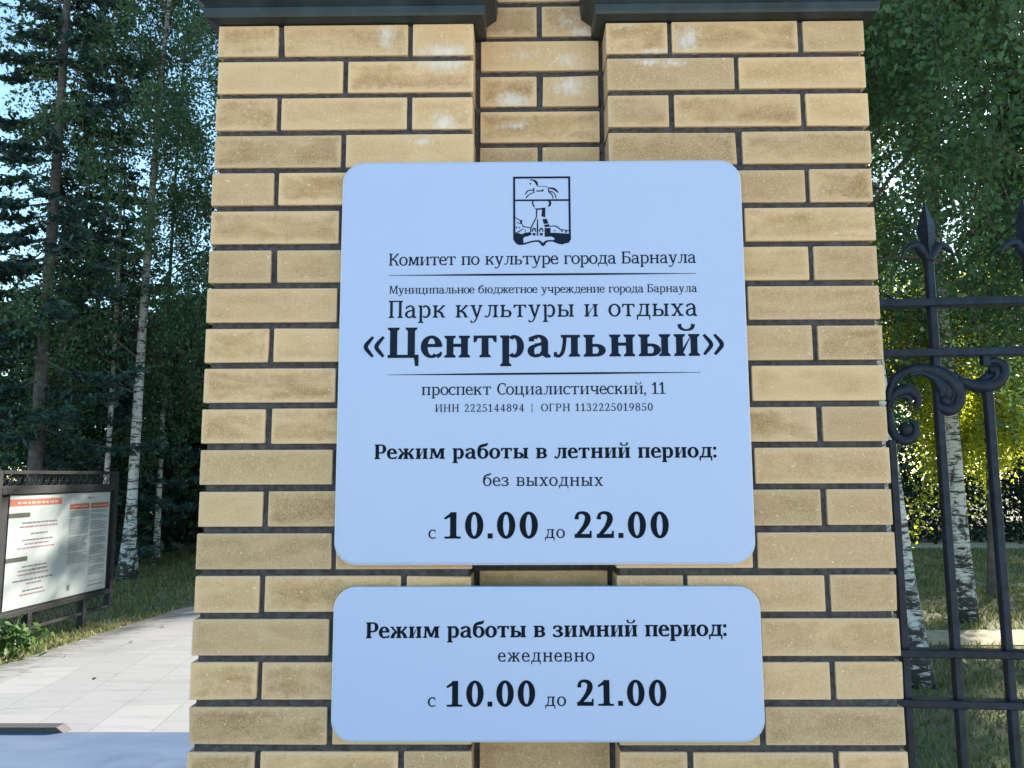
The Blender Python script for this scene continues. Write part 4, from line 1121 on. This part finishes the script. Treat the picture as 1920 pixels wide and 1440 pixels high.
# --- right of the pillar
plant_tree('birch', (2.98, 4.69, 0), birch_meshes(51, H=11.0, r0=0.094, lean=(-0.068, 0.01), base=3.0, R=2.4, nb=70, leaf=0.052, twigs=21, per=145, flare=1.45, hang=0.9, wob=0.05), 'nearest birch behind the iron fence with a broad dark base', 'birch', None, M_birch, M_birch_leaf)
plant_tree('birch', (4.82, 7.27, 0), birch_meshes(52, H=12.0, r0=0.105, lean=(-0.004, 0.0), base=2.6, R=2.3, nb=66, leaf=0.056, twigs=21, per=145, flare=1.3), 'straight white birch beyond the sandy path, seen between the fence bars', 'birch', None, M_birch, M_birch_leaf)
plant_tree('birch', (5.55, 6.15, 0), birch_meshes(53, H=13.0, r0=0.17, lean=(-0.03, 0.01), base=3.0, R=2.5, nb=68, leaf=0.056, twigs=21, per=145), 'thick grey-white birch whose upper trunk shows at the right edge', 'birch', None, M_birch, M_birch_leaf)
plant_tree('birch', (6.15, 9.0, 0), birch_meshes(54, H=4.2, r0=0.05, base=1.9, R=1.3, nb=60, leaf=0.058, twigs=15, per=95, hang=0.9), 'small birch with sunlight coloured into its yellow-green leaves behind the fence scrolls', 'birch', None, M_limb, M_sunlit_leaf)  # this crown stands in for sunlit lower leaves of the straight birch
cl_right = plant_tree('leafy_tree', (-2.4, 14.9, 0), clump_meshes(61, H=8.5, base=0.7, R=2.2, n=20000, leaf=0.13), 'dark leafy tree in the wood beyond the fence', 'tree', 'leafy trees of the wood on the right', M_dark_bark, M_far_leaf)
for (x, y, s, a) in ((2.6, 19.2, 0.8, 1.1), (9.6, 21.0, 1.1, 2.0), (17.0, 25.0, 1.2, 3.3), (18.6, 17.5, 1.2, 4.0), (0.2, 18.2, 1.0, 5.0), (3.6, 21.5, 1.25, 0.7), (6.3, 24.6, 1.4, 2.9), (20.5, 22.5, 1.4, 0.2), (19.5, 27.0, 1.5, 1.7), (24.0, 19.0, 1.3, 2.3), (0.6, 26.0, 1.3, 2.2)):
    copy_tree(cl_right, (x, y, 0), a, s, 'dark leafy tree in the wood beyond the fence', 'leafy trees of the wood on the right')
GS = 'unseen tall trees added behind the pillar for their shade'
LS = 'tall leafy tree added unseen behind the pillar to cast shade'
tall = plant_tree('leafy_tree', (7.5, 30.0, 0), clump_meshes(91, H=17.0, base=4.0, R=3.1, n=45000, leaf=0.19, r0=0.2), LS, 'tree', GS, M_dark_bark, M_far_leaf)  # unseen trees added along the sun rays to shade the left crowns
for (x, y, s, a) in ((-1.5, 15.0, 1.0, 1.0), (0.6, 18.6, 1.05, 2.0), (-2.9, 19.2, 1.0, 0.5), (1.6, 22.4, 1.1, 0.3), (4.6, 24.0, 1.1, 1.3), (5.5, 26.0, 1.15, 2.7)):
    copy_tree(tall, (x, y, 0), a, s, LS, GS)
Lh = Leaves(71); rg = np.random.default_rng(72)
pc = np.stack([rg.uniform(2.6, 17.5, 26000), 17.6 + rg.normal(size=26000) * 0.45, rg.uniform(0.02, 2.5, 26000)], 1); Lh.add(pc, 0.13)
tag(link(bpy.data.objects.new('hedge', Lh.mesh('hedge', M_hedge_shade_leaf))), 'clipped hedge, leaf colour darkened for shade, beyond the lawn and far path behind the fence', 'hedge')

# --- low bush left of the board post
r = np.random.default_rng(81); Lb = Leaves(82)
for k in range(26):
    c = np.array([r.normal() * 0.20, r.normal() * 0.25, abs(r.normal()) * 0.10 + 0.05]); Lb.add(c + r.normal(size=(26, 3)) * 0.06, 0.075, -0.1, 0.8)
bush = empty('bush', (-4.78, 5.45, 0)); tag(bush, 'small leafy green bush at the foot of the notice board post', 'bush')
link(bpy.data.objects.new('foliage', Lb.mesh('foliage', M_bush_leaf)), bush)
mb = MB()
for k in range(7): mb.tube([(0, 0, 0), (r.normal() * .1, r.normal() * .1, .12)], [.006, .003], 4)
mb.build('stem', M_dark_bark, bush)

# ------------------------------------------------------------------ grass blades
def grass_material():
    t = NT('grass_blades'); g = t.n('ShaderNodeNewGeometry'); v = t.coord('Object'); n = t.noise(v, 0.9, 3)
    f = t.math('ADD', t.math('MULTIPLY', g.outputs['Random Per Island'], 0.5), t.math('MULTIPLY', n, 0.5))
    col = t.ramp(f, [(0.22, (0.080, 0.110, 0.032)), (0.5, (0.165, 0.180, 0.060)), (0.78, (0.30, 0.26, 0.115))])
    t.base(col); t.set(Roughness=0.7)
    tr = t.n('ShaderNodeBsdfTranslucent'); t.l(col, tr.inputs[0]); mx = t.n('ShaderNodeMixShader'); mx.inputs[0].default_value = 0.3
    t.l(t.p.outputs[0], mx.inputs[1]); t.l(tr.outputs[0], mx.inputs[2]); t.l(mx.outputs[0], t.out.inputs['Surface'])
    return t.m
rg = np.random.default_rng(5)
def blades(n, x0, x1, y0, y1, hmin, hmax, reject):
    x = rg.uniform(x0, x1, n); y = y0 + (y1 - y0) * rg.uniform(0, 1, n) ** 1.5
    k = ~reject(x, y) & (np.sin(x * 2.3 + np.sin(y * 1.7) * 2) * np.sin(y * 2.9 + x) + rg.normal(size=n) * 0.6 > -0.55)
    x, y = x[k], y[k]; n = len(x)
    a = rg.uniform(0, 6.28, n); h = rg.uniform(hmin, hmax, n); w = 0.0035 + 0.0009 * y
    b = np.stack([x, y, np.zeros(n)], 1); s = np.stack([np.cos(a) * w, np.sin(a) * w, np.zeros(n)], 1)
    tip = b + np.stack([rg.normal(size=n) * 0.4 * h, rg.normal(size=n) * 0.4 * h, h], 1)
    return np.stack([b - s, b + s, tip + s * 0.25, tip - s * 0.25], 1)
on_left_path = lambda x, y: x > (-4.64 + (y - 3.56) * 0.0999 - 0.02)
on_strip = lambda x, y: ((y > 6.0 + (x - 1.9) * 0.0153) & (y < 6.74 + (x - 1.9) * 0.0153)) | (y > 15.4)
on_right = lambda x, y: on_strip(x, y) | (x < 0.66 + np.maximum(0, y - 3.56) * 0.0592) | ((x < 0.5) & (y < 3.6))
G = np.concatenate([blades(60000, -9.5, -3.6, 4.6, 15, 0.02, 0.06, on_left_path), blades(125000, 0.6, 13, 0.75, 15.5, 0.025, 0.07, on_right)])
tag(link(bpy.data.objects.new('grass', quads_mesh('grass', G.reshape(-1, 3), np.arange(len(G) * 4).reshape(-1, 4), grass_material()))), kind='stuff')

# ------------------------------------------------------------------ fallen leaves
rf = np.random.default_rng(9)
n = 420
x = rf.uniform(-6.5, -0.6, n); y = rf.uniform(3.6, 11, n); ed = -4.64 + (y - 3.56) * 0.0999
k = (rf.uniform(0, 1, n) < np.exp(-np.abs(x - ed) * 2.2) + 0.012); x, y = x[k], y[k]; n = len(x)
a = rf.uniform(0, 6.28, n); l = rf.uniform(0.012, 0.028, n); zz = np.full(n, 0.016) + rf.uniform(0, 0.006, n)
A = np.stack([np.cos(a) * l, np.sin(a) * l, rf.normal(size=n) * 0.004], 1); B = np.stack([-np.sin(a) * l * .6, np.cos(a) * l * .6, rf.normal(size=n) * 0.004], 1); P = np.stack([x, y, zz], 1)
V_ = np.stack([P - A, P + B, P + A, P - B], 1).reshape(-1, 3)
tag(link(bpy.data.objects.new('fallen_leaves', quads_mesh('fallen_leaves', V_, np.arange(len(V_)).reshape(-1, 4), simple('dry_leaf', (0.20, 0.13, 0.05), 0.8, var=0.6, scale=3)))), kind='stuff')
